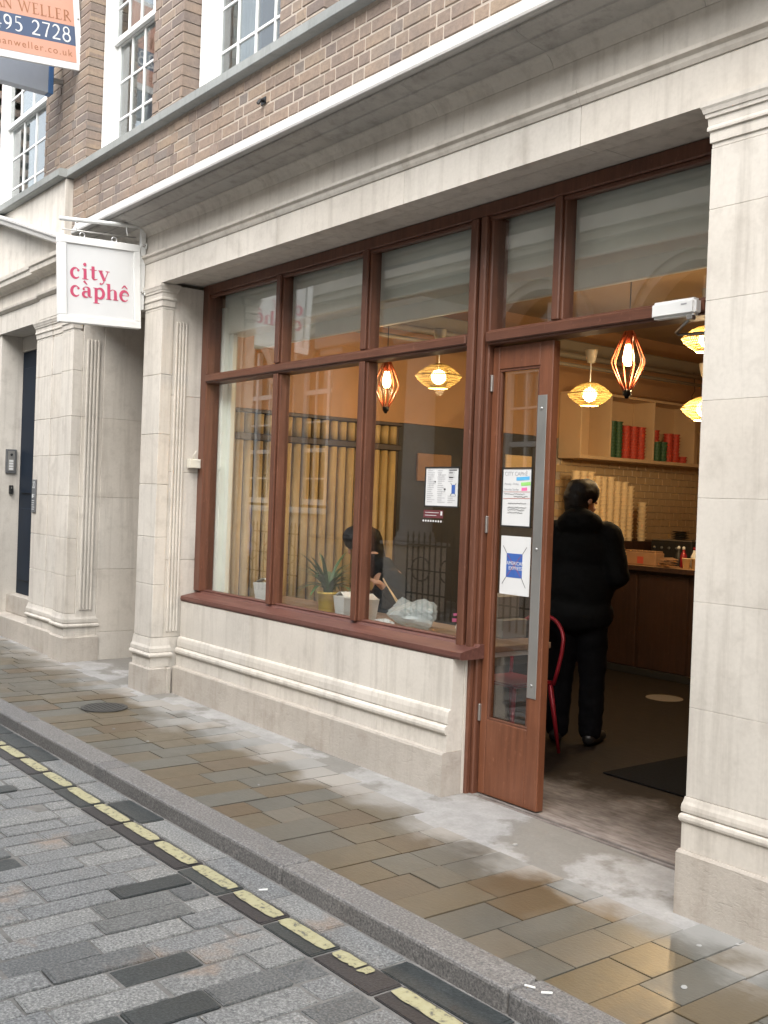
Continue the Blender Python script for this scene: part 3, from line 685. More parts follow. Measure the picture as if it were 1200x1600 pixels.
# ---------------------------------------------------------------- timber shopfront
FY = 3.78
sf = boxes('shopfront_frame', [(-7.262, -7.17, FY, 3.90, .8125, 3.16), (-7.17, -2.62, FY, 3.90, 3.085, 3.158), (-2.70, -2.62, FY, 3.90, 0.0, 3.085)], 'frame_wood', sb, .006)
boxes('head_bead', [(-7.165, -2.705, FY+.012, FY+.04, 3.062, 3.084)], 'frame_wood_h', sf, .004)
def mull(x0, x1, z0, z1, nm='mullion', mat='frame_wood'):
    w = x1-x0
    o = boxes(nm, [(x0, x1, FY+.014, 3.875, z0, z1), (x0+w*.18, x1-w*.18, FY-.004, FY+.0135, z0, z1)], mat, sf, .005); return o
for x0, x1 in ((-6.205, -6.118), (-5.205, -5.118)):
    mull(x0, x1, .813, 2.405); mull(x0, x1, 2.477, 3.084)
boxes('door_post', [(-4.21, -4.055, FY+.02, 3.92, 0.0, 3.084), (-4.20, -4.145, FY-.012, FY+.0195, 0.0, 3.084), (-4.118, -4.075, FY-.012, FY+.0195, 0.0, 3.084)], 'frame_wood', sf, .006)
mull(-3.61, -3.535, 2.477, 3.084)
boxes('transom', [(-7.169, -4.211, FY+.002, 3.90, 2.406, 2.476), (-7.169, -4.211, FY-.012, FY+.0015, 2.418, 2.466)], 'frame_wood_h', sf, .005)
boxes('transom', [(-4.054, -2.701, FY+.002, 3.90, 2.400, 2.476), (-4.054, -2.701, FY-.012, FY+.0015, 2.412, 2.466)], 'frame_wood_h', sf, .005)
extrude_x('window_sill', [(3.664, .740), (3.672, .736), (3.90, .736), (3.90, .812), (3.80, .812), (3.79, .800), (3.74, .791), (3.69, .782), (3.664, .775), (3.660, .752)], -7.235, -4.035, 'sill_wood', sf)
boxes('bottom_rail', [(-7.169, -4.212, FY+.035, 3.87, .8125, .824)], 'sill_wood', sf, .003)
GY = 3.842
for x0, x1 in ((-7.17, -6.205), (-6.118, -5.205), (-5.118, -4.21)):
    box('glass_pane', x0-.004, x1+.004, GY, GY+.006, .818, 2.410, 'glass', sf, 0)
for x0, x1 in ((-7.17, -6.205), (-6.118, -5.205), (-5.118, -4.21), (-4.055, -3.61), (-3.535, -2.70)):
    box('glass_pane', x0-.004, x1+.004, GY, GY+.006, 2.472, 3.088, 'glass', sf, 0)
# roller blind housing behind the top lights, with its painted side rail
bl = boxes('blind_box', [(-7.2, -2.66, 3.935, 4.12, 2.80, 3.22), (-7.06, -2.66, 4.121, 4.16, 2.70, 2.96)], 'blind_white', sb, .008)
boxes('side_rail', [(-7.245, -7.13, 3.905, 3.99, .80, 3.0), (-7.128, -7.07, 3.945, 3.985, .80, 2.799)], 'blind_white', bl, .005)
# ---------------------------------------------------------------- door leaf left of the opening
dz0 = .022; DX0, DX1 = -4.05, -3.618; DY = 3.83
door = boxes('door', [(DX0, -4.002, DY, DY+.052, dz0, 2.392), (-3.708, DX1, DY, DY+.052, dz0, 2.392), (-4.0015, -3.7085, DY+.001, DY+.051, 2.27, 2.392), (-4.0015, -3.7085, DY+.001, DY+.051, dz0, .42)], 'door_wood', sb, .004)
box('glass_pane', -4.008, -3.702, DY+.024, DY+.030, .415, 2.275, 'glass', door, 0)
boxes('glazing_bead', [(-4.0015, -3.988, DY+.006, DY+.022, .4325, 2.257), (-3.722, -3.7085, DY+.006, DY+.022, .4325, 2.257), (-4.0015, -3.7085, DY+.006, DY+.022, 2.2575, 2.27), (-4.0015, -3.7085, DY+.004, DY+.022, .42, .432)], 'frame_wood', door, .002)
pp = box('push_plate', -3.709, -3.645, DY-.0045, DY-.0005, .585, 2.118, 'steel_plate', door, .0015)
for zz in (.65, 1.34, 2.05): link('screw', lathe([(.0, .004), (.006, .0035), (.009, 0)], 12), 'bright_metal', pp, (-.002, -.0022, zz-1.3515), (R(90), 0, 0))
for zz in (.45, 1.45, 2.2): link('hinge', unit(.014, .02, .09, .003), 'steel', door, (DX0+.003, DY-.004, zz))
# threshold channel and the door closer over the opening
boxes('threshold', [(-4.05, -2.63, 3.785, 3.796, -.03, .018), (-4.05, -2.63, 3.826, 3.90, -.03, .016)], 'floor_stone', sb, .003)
boxes('threshold_channel', [(-4.05, -2.63, 3.797, 3.825, -.03, .002)], 'ink_black', sb)
dc = thing('door_closer', 'white door closer box with folding steel arm over the doorway', 'door closer', (-2.82, 3.765, 2.43))
bm = bmesh.new(); bbox(bm, -.115, .115, -.055, 0, -.037, .037); bmesh.ops.bevel(bm, geom=list(bm.edges), offset=.012, segments=3, affect='EDGES'); link('housing', mesh_of(bm), 'white_paint', dc)
tube('arm', [(.08, -.03, -.045), (-.09, .10, -.075), (-.092, .12, -.08)], .007, 'steel', dc); tube('arm', [(-.092, .12, -.082), (.20, .20, -.078)], .006, 'steel', dc); box('spindle', .065, .095, -.045, -.015, -.055, -.037, 'steel', dc, .003)
ribbons('mark', [([(.045, .012), (.075, .012)], .006)], 'ink_soft', dc, Matrix.Translation((0, -.0555, 0)) @ FACE_S)
# alarm contact box on the reveal
ab = thing('junction_box', 'small cream junction box on the stone beside the window', 'junction box', (-7.236, 3.735, 1.79))
box('cover', -.018, .03, -.05, .045, -.035, .035, 'cream_paint', ab, .005, 2); tube('cable', [(0, .0, .035), (0, .0, .07), (0, .02, .10)], .004, 'cream_paint', ab)
# ---------------------------------------------------------------- neighbouring building on the left
nb = thing('neighbour_building', 'pale stone building with pedimented dark blue doorway left of the passage', 'building', (0, 0, 0))
pn = boxes('pier', [(-9.868, -8.885, 3.425, 3.9, -.05, 3.1295), (-9.0, -8.862, 3.9, 8, -.05, 3.2)], 'mortar', nb)
zs = [.47, .80, 1.13, 1.50, 1.86, 2.2, 2.6, 2.945]
for a, b_ in zip(zs, zs[1:]):
    box('stone_block', -9.88, -9.468, 3.41, 3.6, a+.0008, b_-.0008, 'stone', pn, .003)
    box('stone_block', -9.452, -9.141, 3.412, 3.6, a+.0008, b_-.0008, 'stone', pn, .003)
    box('stone_block', -9.140, -8.87, 3.38, 3.47, a+.0008, b_-.0008, 'stone', pn, .003)
for a, b_ in zip([-.05, .3, .86, 1.5, 2.2], [.3, .86, 1.5, 2.2, 3.13]):
    box('stone_block', -9.0, -8.86, 3.471, 3.66, a+.001, b_-.001, 'stone', pn, .002)
    for y0, y1 in ((3.66, 4.55), (4.55, 5.6), (5.6, 7.0)): box('stone_block', -9.0, -8.855, y0+.001, y1-.001, a+.001, b_-.001, 'stone', pn, .002)
for i in range(4): box('reed', -8.8615, -8.846, 3.50+i*.032, 3.522+i*.032, .5, 2.88, 'stone', pn, .006, 2)
for F in ([(-9.88, 3.41), (-9.46, 3.41), (-9.46, 3.55), (-9.88, 3.55)], [(-9.45, 3.412), (-9.175, 3.412), (-9.175, 3.55), (-9.45, 3.55)], [(-9.14, 3.38), (-8.87, 3.38), (-8.87, 3.66), (-9.14, 3.66)]):
    rings('plinth', F, [(-.05, .026), (.26, .026), (.272, .016), (.273, .004)], 'stone_low', pn)
    rings('base_moulding', F, [(.274, .008), (.345, .008), (.346, .018), (.358, .028), (.37, .028), (.38, .018), (.386, .010), (.39, .018), (.42, .018), (.44, .010), (.469, .003)], 'stone', pn)
for F in ([(-9.88, 3.41), (-9.47, 3.41), (-9.47, 3.55), (-9.88, 3.55)], [(-9.44, 3.412), (-9.21, 3.412), (-9.21, 3.55), (-9.44, 3.55)], [(-9.13, 3.38), (-8.87, 3.38), (-8.87, 3.45), (-9.13, 3.45)]): capital(F, pn, 2.946, .18)
def entab(x0, x1, d, parent):
    extrude_x('fascia_block', [(3.7, 3.131), (3.41+d, 3.131), (3.41+d, 3.33), (3.7, 3.33)], x0, x1, 'stone', parent)
    extrude_x('astragal', [(3.5, 3.331), (3.40+d, 3.331), (3.375+d, 3.352), (3.37+d, 3.372), (3.40+d, 3.378), (3.5, 3.378)], x0, x1, 'stone', parent)
    extrude_x('frieze_block', [(3.5, 3.379), (3.412+d, 3.379), (3.412+d, 3.52), (3.5, 3.52)], x0, x1, 'stone', parent)
    extrude_x('cornice_block', [(3.5, 3.521), (3.40+d, 3.521), (3.38+d, 3.545), (3.35+d, 3.556), (3.31+d, 3.562), (3.305+d, 3.60), (3.29+d, 3.612), (3.285+d, 3.645), (3.40, 3.66), (3.5, 3.66)], x0, x1, 'stone', parent)
ne = boxes('entablature', [(-13, -8.86, 3.51, 3.7, 3.335, 3.68)], 'mortar', nb)
entab(-13, -9.76, 0, ne); entab(-9.759, -8.865, -.032, ne)
# raking cornice of the pediment, running down to the right
def rake(name, prof, p0, p1, mat, parent):
    bm = bmesh.new(); a = [bm.verts.new((p0[0], y, p0[1]+z)) for y, z in prof]; b_ = [bm.verts.new((p1[0], y, p1[1]+z)) for y, z in prof]; n = len(prof)
    bm.faces.new(a); bm.faces.new(b_[::-1])
    for i in range(n): bm.faces.new((a[i], b_[i], b_[(i+1) % n], a[(i+1) % n]))
    bmesh.ops.recalc_face_normals(bm, faces=list(bm.faces)); return link(name, mesh_of(bm), mat, parent)
PRK = [(3.40, -.085), (3.36, -.08), (3.30, -.055), (3.255, -.05), (3.25, -.02), (3.235, .0), (3.235, .018), (3.40, .02)]
rake('raking_cornice', PRK, (-8.95, 3.735), (-11.05, 4.355), 'stone_lead', nb)
rake('raking_cornice', PRK, (-13.15, 3.735), (-11.052, 4.355), 'stone_lead', nb)
for x0, x1 in ((-13, -11.4), (-11.4, -10.3), (-10.3, -9.25)): box('stone_panel', x0+.001, x1-.001, 3.402, 3.6, 3.661, 4.355, 'stone', nb, .003)
for x0, x1 in ((-13, -11), (-11, -9.235)): extrude_x('string_course', [(3.60, 4.36), (3.338, 4.36), (3.33, 4.366), (3.33, 4.425), (3.34, 4.432), (3.60, 4.445)], x0+.001, x1-.001, 'stone_ledge', nb)
sash(OPEN[0][0], OPEN[0][1], nb, 9)
# doorway: steps, jamb, door
boxes('jamb', [(-11.4, -11.0, 3.43, 3.9, -.05, 3.13), (-11.0, -9.881, 3.645, 3.9, 2.975, 3.1305), (-11.4, -9.3, 3.705, 3.9, 3.131, 3.3)], 'stone', nb, .004)
boxes('door_step', [(-11.0, -9.882, 3.40, 3.9, -.05, .262), ], 'stone_low', nb, .006); box('door_step', -11.0, -9.882, 3.56, 3.9, .263, .452, 'stone_low', nb, .006)
dn = boxes('door', [(-11.0, -9.882, 3.66, 3.71, .455, 2.97)], 'door_blue', nb, .004)
for z0, z1 in ((.6, 1.35), (1.5, 2.8)): boxes('door_panel', [(-10.9, -10.5, 3.645, 3.6595, z0, z1), (-10.38, -9.98, 3.645, 3.6595, z0, z1)], 'door_blue', dn, .006)
box('wall_beyond', -13, -11.401, 3.43, 3.9, -.05, 3.13, 'stone', nb, .004)
ic = thing('intercom', 'grey intercom panel with camera eye on the doorway jamb', 'intercom', (-10.998, 3.56, 1.83))
box('housing', 0, .022, -.055, .055, -.125, .125, 'grey_metal', ic, .004); box('face_plate', .0221, .026, -.035, .035, -.10, .105, 'steel_plate', ic, .002)
o = link('camera_eye', lathe([(.0, .006), (.012, .005), (.014, 0)], 16), 'ink_black', ic, (.0262, 0, .07), (0, R(90), 0))
for k in range(4): box('name_tag', .0262, .028, -.022, .022, -.09+k*.028, -.07+k*.028, 'paper', ic, 0)
lk = thing('key_switch', 'small black key switch below the intercom', 'key switch', (-10.998, 3.57, 1.535))
box('body', 0, .03, -.02, .02, -.045, .045, 'black_plastic', lk, .005); box('slot', .0301, .032, -.006, .006, .01, .03, 'steel', lk, 0)
pq = thing('number_plaque', 'narrow dark grey plaque reading 20 on the stone pier', 'plaque', (-9.80, 3.4085, 1.485))
box('plate', -.052, .052, -.012, 0, -.155, .155, 'grey_metal', pq, .003)
st, w = spell(['2'], CP, .06); s0 = [([(x-.032, y+.075) for x, y in p], q) for p, q in st]
zero = [([(.022+.016*math.cos(R(i*24)), .105+.03*math.sin(R(i*24))) for i in range(16)], [.008]*16)]
ln_ = [([(-.032, .0-.02*k-.045), (.034-.006*(k % 3), 0-.02*k-.045)], .006) for k in range(5)]
ribbons('lettering', s0+zero+ln_+[([(-.035, .0), (-.005, .0)], .035), ([(.002, .01), (.03, .01)], .007), ([(.002, -.006), (.026, -.006)], .007)], 'paper', pq, Matrix.Translation((0, -.0125, 0)) @ FACE_S)
# passage between the two buildings
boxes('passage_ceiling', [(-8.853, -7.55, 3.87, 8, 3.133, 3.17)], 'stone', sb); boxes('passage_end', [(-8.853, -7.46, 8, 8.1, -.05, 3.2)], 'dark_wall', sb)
struct(box('passage_floor', -8.853, -7.5, 3.6, 8.0, -.2, .048, 'cement', None, .004))
# ---------------------------------------------------------------- hanging shop sign
SX = -7.55; TILT = R(2.6)
hs = thing('hanging_sign', 'white square hanging sign with two lines of pink serif lettering', 'sign', (SX, 3.06, 3.115))
hs.rotation_euler = (TILT, 0, 0)
bd = box('board', -.02, .02, -.262, .262, -.262, .262, 'sign_white', hs, .002)
fr = boxes('rim', [(-.032, .032, -.318, .318, .263, .318), (-.032, .032, -.318, .318, -.318, -.263), (-.032, .032, -.318, -.263, -.2625, .2625), (-.032, .032, .263, .318, -.2625, .2625)], 'white_paint', hs, .003)
s1, w1 = spell(['c', 'i', 't', 'y'], GL, .094, .06); s2, w2 = spell(['c', 'a', 'grave', 'p', 'h', 'e', 'circ'], GL, .094, .03)
k2 = .47/w2; fac = 1.0
L1 = [([(x*k2-.235, y*k2*.90+.010) for x, y in p], [q*k2 for q in ww]) for p, ww in s1]
L2 = [([(x*k2-.235, y*k2*.90-.122) for x, y in p], [q*k2 for q in ww]) for p, ww in s2]
ribbons('lettering', L1, 'pink_letter', bd, Matrix.Translation((.0205, 0, 0)) @ FACE_X); ribbons('lettering', L2, 'pink_letter', bd, Matrix.Translation((.0205, 0, 0)) @ FACE_X)
MB = Matrix.Translation((-.0205, 0, 0)) @ Matrix.Rotation(math.pi, 4, 'Z') @ FACE_X
ribbons('lettering', L1, 'pink_letter', bd, MB); ribbons('lettering', L2, 'pink_letter', bd, MB)
for yy in (-.13, .12): 
    bm = bmesh.new()
    tube_bm(bm, [(0, .02*math.cos(a*.524), .02*math.sin(a*.524)) for a in range(13)], .004, 6); link('eye_bolt', mesh_of(bm, 'e', True), 'bright_metal', hs, (0, yy, .338))
bk = thing('sign_bracket', 'white painted iron bracket projecting from the stone above the sign', 'bracket', (SX, 3.42, 3.12))
boxes('wall_bar', [(-.016, .016, -.045, -.004, -.16, .49)], 'white_paint', bk, .003)
tube('arm', [(0, -.02, .478), (0, -.68, .42)], .016, 'white_paint', bk, 4); tube('hanging_rod', [(0, -.08, .385), (0, -.66, .345)], .005, 'steel', bk)
for yy, zz in ((-.56, .41), (-.16, .45)): tube('hook', [(0, yy, zz+.01), (.004, yy, zz-.03), (0, yy+.01, zz-.065)], .005, 'white_paint', bk)
for zz in (.33, -.03): link('bolt', lathe([(.0, .03), (.009, .028), (.011, 0)], 8), 'steel', bk, (.022, -.004, zz), (R(90), 0, 0)); box('lug', .014, .034, -.012, -.002, zz-.02, zz+.02, 'white_paint', bk, .002)
# ---------------------------------------------------------------- agent's board high on the left
AX = -9.2
bo = thing('agent_board', 'orange and navy letting board with white border high on the wall', 'sign', (AX, 3.13, 5.62)); bo.rotation_euler = (R(5.6), 0, 0)
box('panel', -.012, .012, -.72, .345, -.335, .50, 'paper', bo, .003)
box('orange_field', .0125, .014, -.66, .285, -.272, -.125, 'board_orange', bo, 0); box('orange_field', .0125, .014, -.66, .285, .046, .46, 'board_orange', bo, 0)
box('navy_band', .0125, .0142, -.66, .287, -.124, .045, 'board_navy', bo, 0)
_, w_ = spell(list('AN WELLER'), CP, .094, .07)
for word, skip in (('AN', ''), ('WELLER', 'AN ')):
    s_, _ = spell(list(word), CP, .094, .07); dx_ = (spell(list(skip), CP, .094, .07)[1] if skip else 0)+.262-w_
    ribbons('lettering', [([(x+dx_, y+.08) for x, y in p], q) for p, q in s_], 'board_text', bo, Matrix.Translation((.0142, 0, 0)) @ FACE_X)
s_, w_ = spell(list('495 2728'), CP, .124, .11)
ribbons('lettering', [([(x+.262-w_, y-.098) for x, y in p], [v*1.15 for v in q]) for p, q in s_], 'paper', bo, Matrix.Translation((.0144, 0, 0)) @ FACE_X)
text('lettering', 'nanweller.co.uk', .085, 'board_text', bo, Matrix.Translation((.0145, .25, -.225)) @ FACE_X, 'RIGHT', sp=1.22)
emb = [([(-.25, .40), (-.16, .28), (-.07, .40), (.02, .28), (.11, .40)], .02)]
ribbons('emblem', emb, 'board_text', bo, Matrix.Translation((.0142, 0, 0)) @ FACE_X)
for yy, zz in ((.325, .12), (.325, -.18)): link('screw', lathe([(.0, .004), (.008, .003), (.010, 0)], 12), 'steel', bo, (.0125, yy, zz), (0, R(90), 0))
b2 = thing('projecting_sign', 'plain grey projecting sign with blue edge below the letting board', 'sign', (-9.6, 2.95, 5.33))
box('panel', -.05, .05, -.55, .37, -.145, .28, 'board_grey', b2, .004); box('edge_strip', -.052, .052, .371, .418, -.147, .282, 'board_blue', b2, .004)
box('fixing_arm', -.02, .02, .42, .53, -.02, .02, 'steel', b2, .003)
# ---------------------------------------------------------------- building across the street (seen in the glass)
OY = -2.35
ob = thing('opposite_building', 'beige arcaded stone building with tall white windows reflected in the shop glass', 'building', (0, 0, 0))
bays = [-21.8, -19.6, -17.3, -14.9, -9.75, -7.3, -4.8, -2.3, .2, 2.7]
def bay_mesh(cx, x0, x1):
    bm = bmesh.new(); hw = .82; zs_, zt, zb = 3.62, 6.4, 1.4; d0, d1 = OY, OY-.28; n = 16
    pts = [(cx-hw, zb), (cx-hw, zs_)]+[(cx-hw*math.cos(math.pi*i/n), zs_+hw*math.sin(math.pi*i/n)) for i in range(1, n)]+[(cx+hw, zs_), (cx+hw, zb)]
    f = lambda p, y: bm.verts.new((p[0], y, p[1]))
    def quad(*ps): bm.faces.new([f(p, OY) for p in ps])
    quad((x0, -.2), (x1, -.2), (x1, zb), (x0, zb)); quad((x0, zb), (cx-hw, zb), (cx-hw, zs_), (x0, zs_)); quad((cx+hw, zb), (x1, zb), (x1, zs_), (cx+hw, zs_))
    ar = pts[1:-1]
    for a, b_ in zip(ar, ar[1:]): quad(a, b_, (b_[0], zt), (a[0], zt))
    quad((x0, zs_), (cx-hw, zs_), (cx-hw, zt), (x0, zt)); quad((cx+hw, zs_), (x1, zs_), (x1, zt), (cx+hw, zt))
    for a, b_ in zip(pts, pts[1:]+pts[:1]): bm.faces.new((f(a, d0), f(b_, d0), f(b_, d1), f(a, d1)))
    bmesh.ops.remove_doubles(bm, verts=list(bm.verts), dist=1e-4)
    # archivolt
    for k, (r0, r1, pr_) in enumerate(((hw+.0, hw+.12, .05), (hw+.121, hw+.2, .09))):
        prev = None
        for i in range(n+1):
            c_, s_ = math.cos(math.pi*i/n), math.sin(math.pi*i/n)
            row = [bm.verts.new((cx-r*c_, y, zs_+r*s_)) for r, y in ((r0, OY), (r0, OY+pr_), (r1, OY+pr_), (r1, OY))]
            if prev:
                for q in range(3): bm.faces.new((prev[q], row[q], row[q+1], prev[q+1]))
            prev = row
    return mesh_of(bm)
edges_x = [-23]+[(a+b_)/2 for a, b_ in zip(bays, bays[1:])]+[4.2]
edges_x[4] = -13.55
for cx, x0, x1 in zip(bays, edges_x, edges_x[1:]):
    if cx == -9.75: x0 = -11.05
    w_ = link('wall_bay', bay_mesh(cx, x0, x1), 'stone_opposite', ob)
    hw = .82; y = OY-.2
    bars = [(cx-hw+.001, cx-hw+.1, y-.06, y, 1.45, 4.2), (cx+hw-.1, cx+hw-.001, y-.06, y, 1.45, 4.2), (cx-.04, cx+.04, y-.06, y+.02, 1.5, 4.3)]
    for zz, h in ((1.45, .1), (2.38, .07), (3.4, .08)): bars.append((cx-hw+.1, cx+hw-.1, y-.05, y+.005, zz, zz+h))
    for zz in (1.9, 2.9): bars.append((cx-hw+.1, cx+hw-.1, y-.04, y, zz, zz+.03))
    for xx in (-.42, .42): bars.append((cx+xx-.015, cx+xx+.015, y-.04, y-.002, 1.55, 4.0))
    boxes('window_frame', bars, 'white_paint', w_); box('sill', cx-hw-.12, cx+hw+.12, OY-.1, OY+.1, 1.30, 1.399, 'white_paint', w_, .01)
    box('pane', cx-hw+.001, cx+hw-.001, y-.09, y-.075, 1.41, 4.43, 'glass_upper', w_, 0); 
boxes('room_shell', [(-23, 4.2, -4.1, -4.0, 0, 6.3), (-23, -22.9, -4, OY-.3, 0, 6.3), (4.1, 4.2, -4, OY-.3, 0, 6.3), (-23, 4.2, -4, OY-.3, 6.2, 6.3), (-23, 4.2, -4, OY-.3, 5, 5.1)], 'dark_wall', ob)
boxes('cornice', [(-23, 4.2, OY+.001, OY+.25, 5.0, 5.12), (-23, 4.2, OY+.001, OY+.16, 4.9, 4.999), (-23, 4.2, OY+.001, OY+.3, 6.2, 6.4)], 'stone_opposite', ob)
boxes('door_recess', [(-13.6, -11.0, -3.3, -3.2, 0, 4.8), (-13.6, -11.0, OY-.3, OY, 3.9, 6.4)], 'dark_wall', ob)
for cx in (-13.3, -11.45):
    po = link('portico_column', lathe([(.30, 1.0), (.31, 1.03), (.28, 1.07), (.26, 1.09), (.27, 1.12), (.235, 1.16), (.22, 2.6), (.20, 3.7), (.24, 3.74), (.25, 3.8)], 28), 'stone_grey', ob, (cx, -1.75, 0))
    box('pedestal', -.32, .32, -.32, .32, 0, .95, 'stone_opposite', po, .01); box('pedestal_cap', -.36, .36, -.36, .36, .951, 1.0, 'stone_grey', po, .01); box('abacus', -.3, .3, -.3, .3, 3.801, 3.9, 'stone_grey', po, .01)
box('portico_lintel', -13.7, -11.1, OY-.0, -1.4, 3.901, 4.4, 'stone_grey', ob, .02)
def railing(x0, x1, lab):
    r = thing('iron_railing', lab, 'railing', (x0, -1.25, .03)); n = int((x1-x0)/.115); w = x1-x0
    boxes('rail', [(0, w, -.012, .012, .95, .975), (0, w, -.012, .012, .30, .32), (0, w, -.012, .012, .62, .635)], 'black_iron', r)
    bm = bmesh.new(); bbox(bm, -.008, .008, -.008, .008, 0, 1.04); tube_bm(bm, [(0, 0, 1.04), (0, 0, 1.07), (0, 0, 1.15)], [.012, .018, .002], 6); me = mesh_of(bm); me.materials.append(M['black_iron'])
    for i in range(n+1): link('bar', me, None, r, (w*i/n, 0, 0))
    bm = bmesh.new()
    for i in range(0, n, 5): tube_bm(bm, [(w*(i+2.5)/n+.19*math.cos(a*.3142), 0, .64+.16*math.sin(a*.3142)) for a in range(21)], .009, 5)
    link('scroll', mesh_of(bm), 'black_iron', r)
railing(-19.5, -13.7, 'black iron spiked railing with hoops before the arcaded building'); railing(-11.0, -4.0, 'black iron railing to the right of the grey columns across the street')
# ---------------------------------------------------------------- inside the shop
boxes('shop_ceiling', [(-7.25, -1.95, 3.91, 10.8, 3.42, 3.5)], 'ceiling_paint', sb)
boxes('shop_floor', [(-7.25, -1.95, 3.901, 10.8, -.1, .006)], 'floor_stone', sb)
wl = boxes('shop_wall', [(-7.45, -7.251, 3.9, 10.8, 2.26, 3.5), (-7.45, -7.251, 3.9, 5.74, -.05, 2.2595)], 'orange_wall', sb)
boxes('wall_cladding', [(-7.45, -7.245, 5.741, 7.77, -.05, 2.255)], 'dark_wall', wl)
boxes('tile_backing', [(-7.45, -7.262, 7.771, 10.8, -.05, 2.2595)], 'mortar', wl)
boxes('shop_wall', [(-7.45, -1.95, 10.8, 10.9, -.05, 3.5), (-1.95, -1.85, 3.9, 10.9, -.05, 3.5)], 'orange_wall', sb)
z = 1.02; k = 0
while z < 2.03:                                          # glazed wall tiles
    y = 7.775+(.075 if k % 2 else 0); k += 1
    while y < 10.4:
        link('tile', unit(.012, .145, .071, .002), 'tile_glaze', wl, (-7.255, y+.0725, z+.0355)); y += .149
    z += .075
# half round timber panelling
bp = boxes('slat_panelling', [(-7.2495, -7.24, 4.08, 5.73, 0.02, 2.245)], 'counter_wood', sb)
n = 18
for i in range(n):
    yy = 4.12+i*.0905
    for z0, z1 in ((.03, 2.0), (2.06, 2.215)):
        me = lathe([(.0001, 0), (.037, 0), (.037, z1-z0), (.0001, z1-z0)], 14) if i == 0 else me_c[z0]
        if i == 0:
            me_c = globals().get('me_c', {}); me_c[z0] = me
        link('slat', me, 'bamboo', bp, (-7.232, yy, z0))
boxes('rail', [(-7.2395, -7.19, 4.085, 5.725, 2.005, 2.055), (-7.2395, -7.185, 4.08, 5.73, 2.22, 2.25)], 'counter_wood', bp, .004)
boxes('wall_strip', [(-7.2495, -7.215, 3.995, 4.075, .02, 3.0)], 'beige_wall', sb, .003)
for y0, y1, z0, z1, mt in ((5.95, 6.35, 1.75, 2.0, 'kraft'), (6.5, 6.9, 1.72, 2.0, 'kraft'), (7.05, 7.4, 1.78, 2.05, 'bowl_paper')):
    o = box('wall_board', -7.244, -7.22, y0, y1, z0, z1, mt, None, .004); tag(o, {5.95: 'brown board on the dark wall next to the timber panelling', 6.5: 'brown board on the dark wall between two others', 7.05: 'pale board on the dark wall nearest the shelves'}[y0], 'board', 'boards on the dark wall')
# ceiling services
boxes('ceiling_beam', [(-7.2, -6.98, 3.95, 10.7, 3.06, 3.2)], 'duct', sb, .01); boxes('ceiling_beam', [(-5.9, -5.6, 5.3, 5.55, 3.15, 3.41), (-7.2, -2, 5.9, 6.1, 3.25, 3.41)], 'duct', sb, .01)
bm = bmesh.new(); tube_bm(bm, [(-6.85, 4.2, 3.02), (-6.85, 10.7, 3.02)], .028, 10); tube_bm(bm, [(-6.7, 4.2, 2.90), (-6.7, 10.7, 2.90)], .018, 8); link('ceiling_pipe', mesh_of(bm, 'p', True), 'duct', sb)
o = tube('air_duct', [(-5.2, 4.6, 3.2), (-3.0, 5.8, 3.2)], .16, 'duct', sb, 16)
# shelf unit on the left wall
su = boxes('wall_shelf', [(-7.244, -6.95, 7.79, 10.4, 2.055, 2.09), (-7.244, -6.95, 7.79, 10.4, 2.70, 2.725), (-7.244, -7.235, 7.79, 10.4, 2.0905, 2.6995)], 'shelf_paint', None, .003)
tag(su, 'cream open shelving on the wall above the tiled counter', 'shelf')
for yy in (7.80, 8.24, 8.93, 9.63, 10.38): box('divider', -7.234, -6.952, yy-.01, yy+.01, 2.0905, 2.6995, 'shelf_paint', su, .002)
def cup_mesh(r, h): return lathe([(r*.80, 0), (r*.90, h*.70), (r*1.05, h*.72), (r*1.05, h*.95), (r*.92, h)], 16, False)
cm = {'cup_red': cup_mesh(.053, .033), 'cup_green': cup_mesh(.046, .033)}
cols = [(8.305, 'cup_green', 11, 0), (8.405, 'cup_green', 11, 0), (8.525, 'cup_red', 10, 0), (8.645, 'cup_red', 10, 0), (8.765, 'cup_red', 10, 0),
        (9.0, 'cup_green', 6, .03), (9.105, 'cup_green', 6, .03), (9.01, 'cup_red', 10, -.105), (9.13, 'cup_red', 10, -.105), (9.225, 'cup_red', 9, 0), (9.345, 'cup_red', 9, 0), (9.475, 'cup_red', 2, 0)]
for y, mt, cnt, dx_ in cols:
    for j in range(cnt):
        o = link('paper_cup', cm[mt], mt, None, (-6.995+dx_+rg.uniform(-.002, .002), y, 2.092+j*.0335), (0, 0, rg.uniform(0, 6)))
        if mt == 'cup_red': tag(o, 'red patterned paper cup in the stacks on the wall shelf', 'cup', 'red cups on the shelf')
        else: tag(o, 'dark green patterned paper cup in the stacks on the wall shelf', 'cup', 'green cups on the shelf')
for k, y in enumerate((9.86, 9.98)):
    o = link('cup_tube', lathe([(.04, 0), (.042, .33), (.05, .335), (.05, .36), (.03, .362)], 16), 'bowl_paper', None, (-7.02, y, 2.092)); tag(o, 'tall yellowish stack of lids at the far end of the shelf', 'lids', 'lid stacks on the shelf')
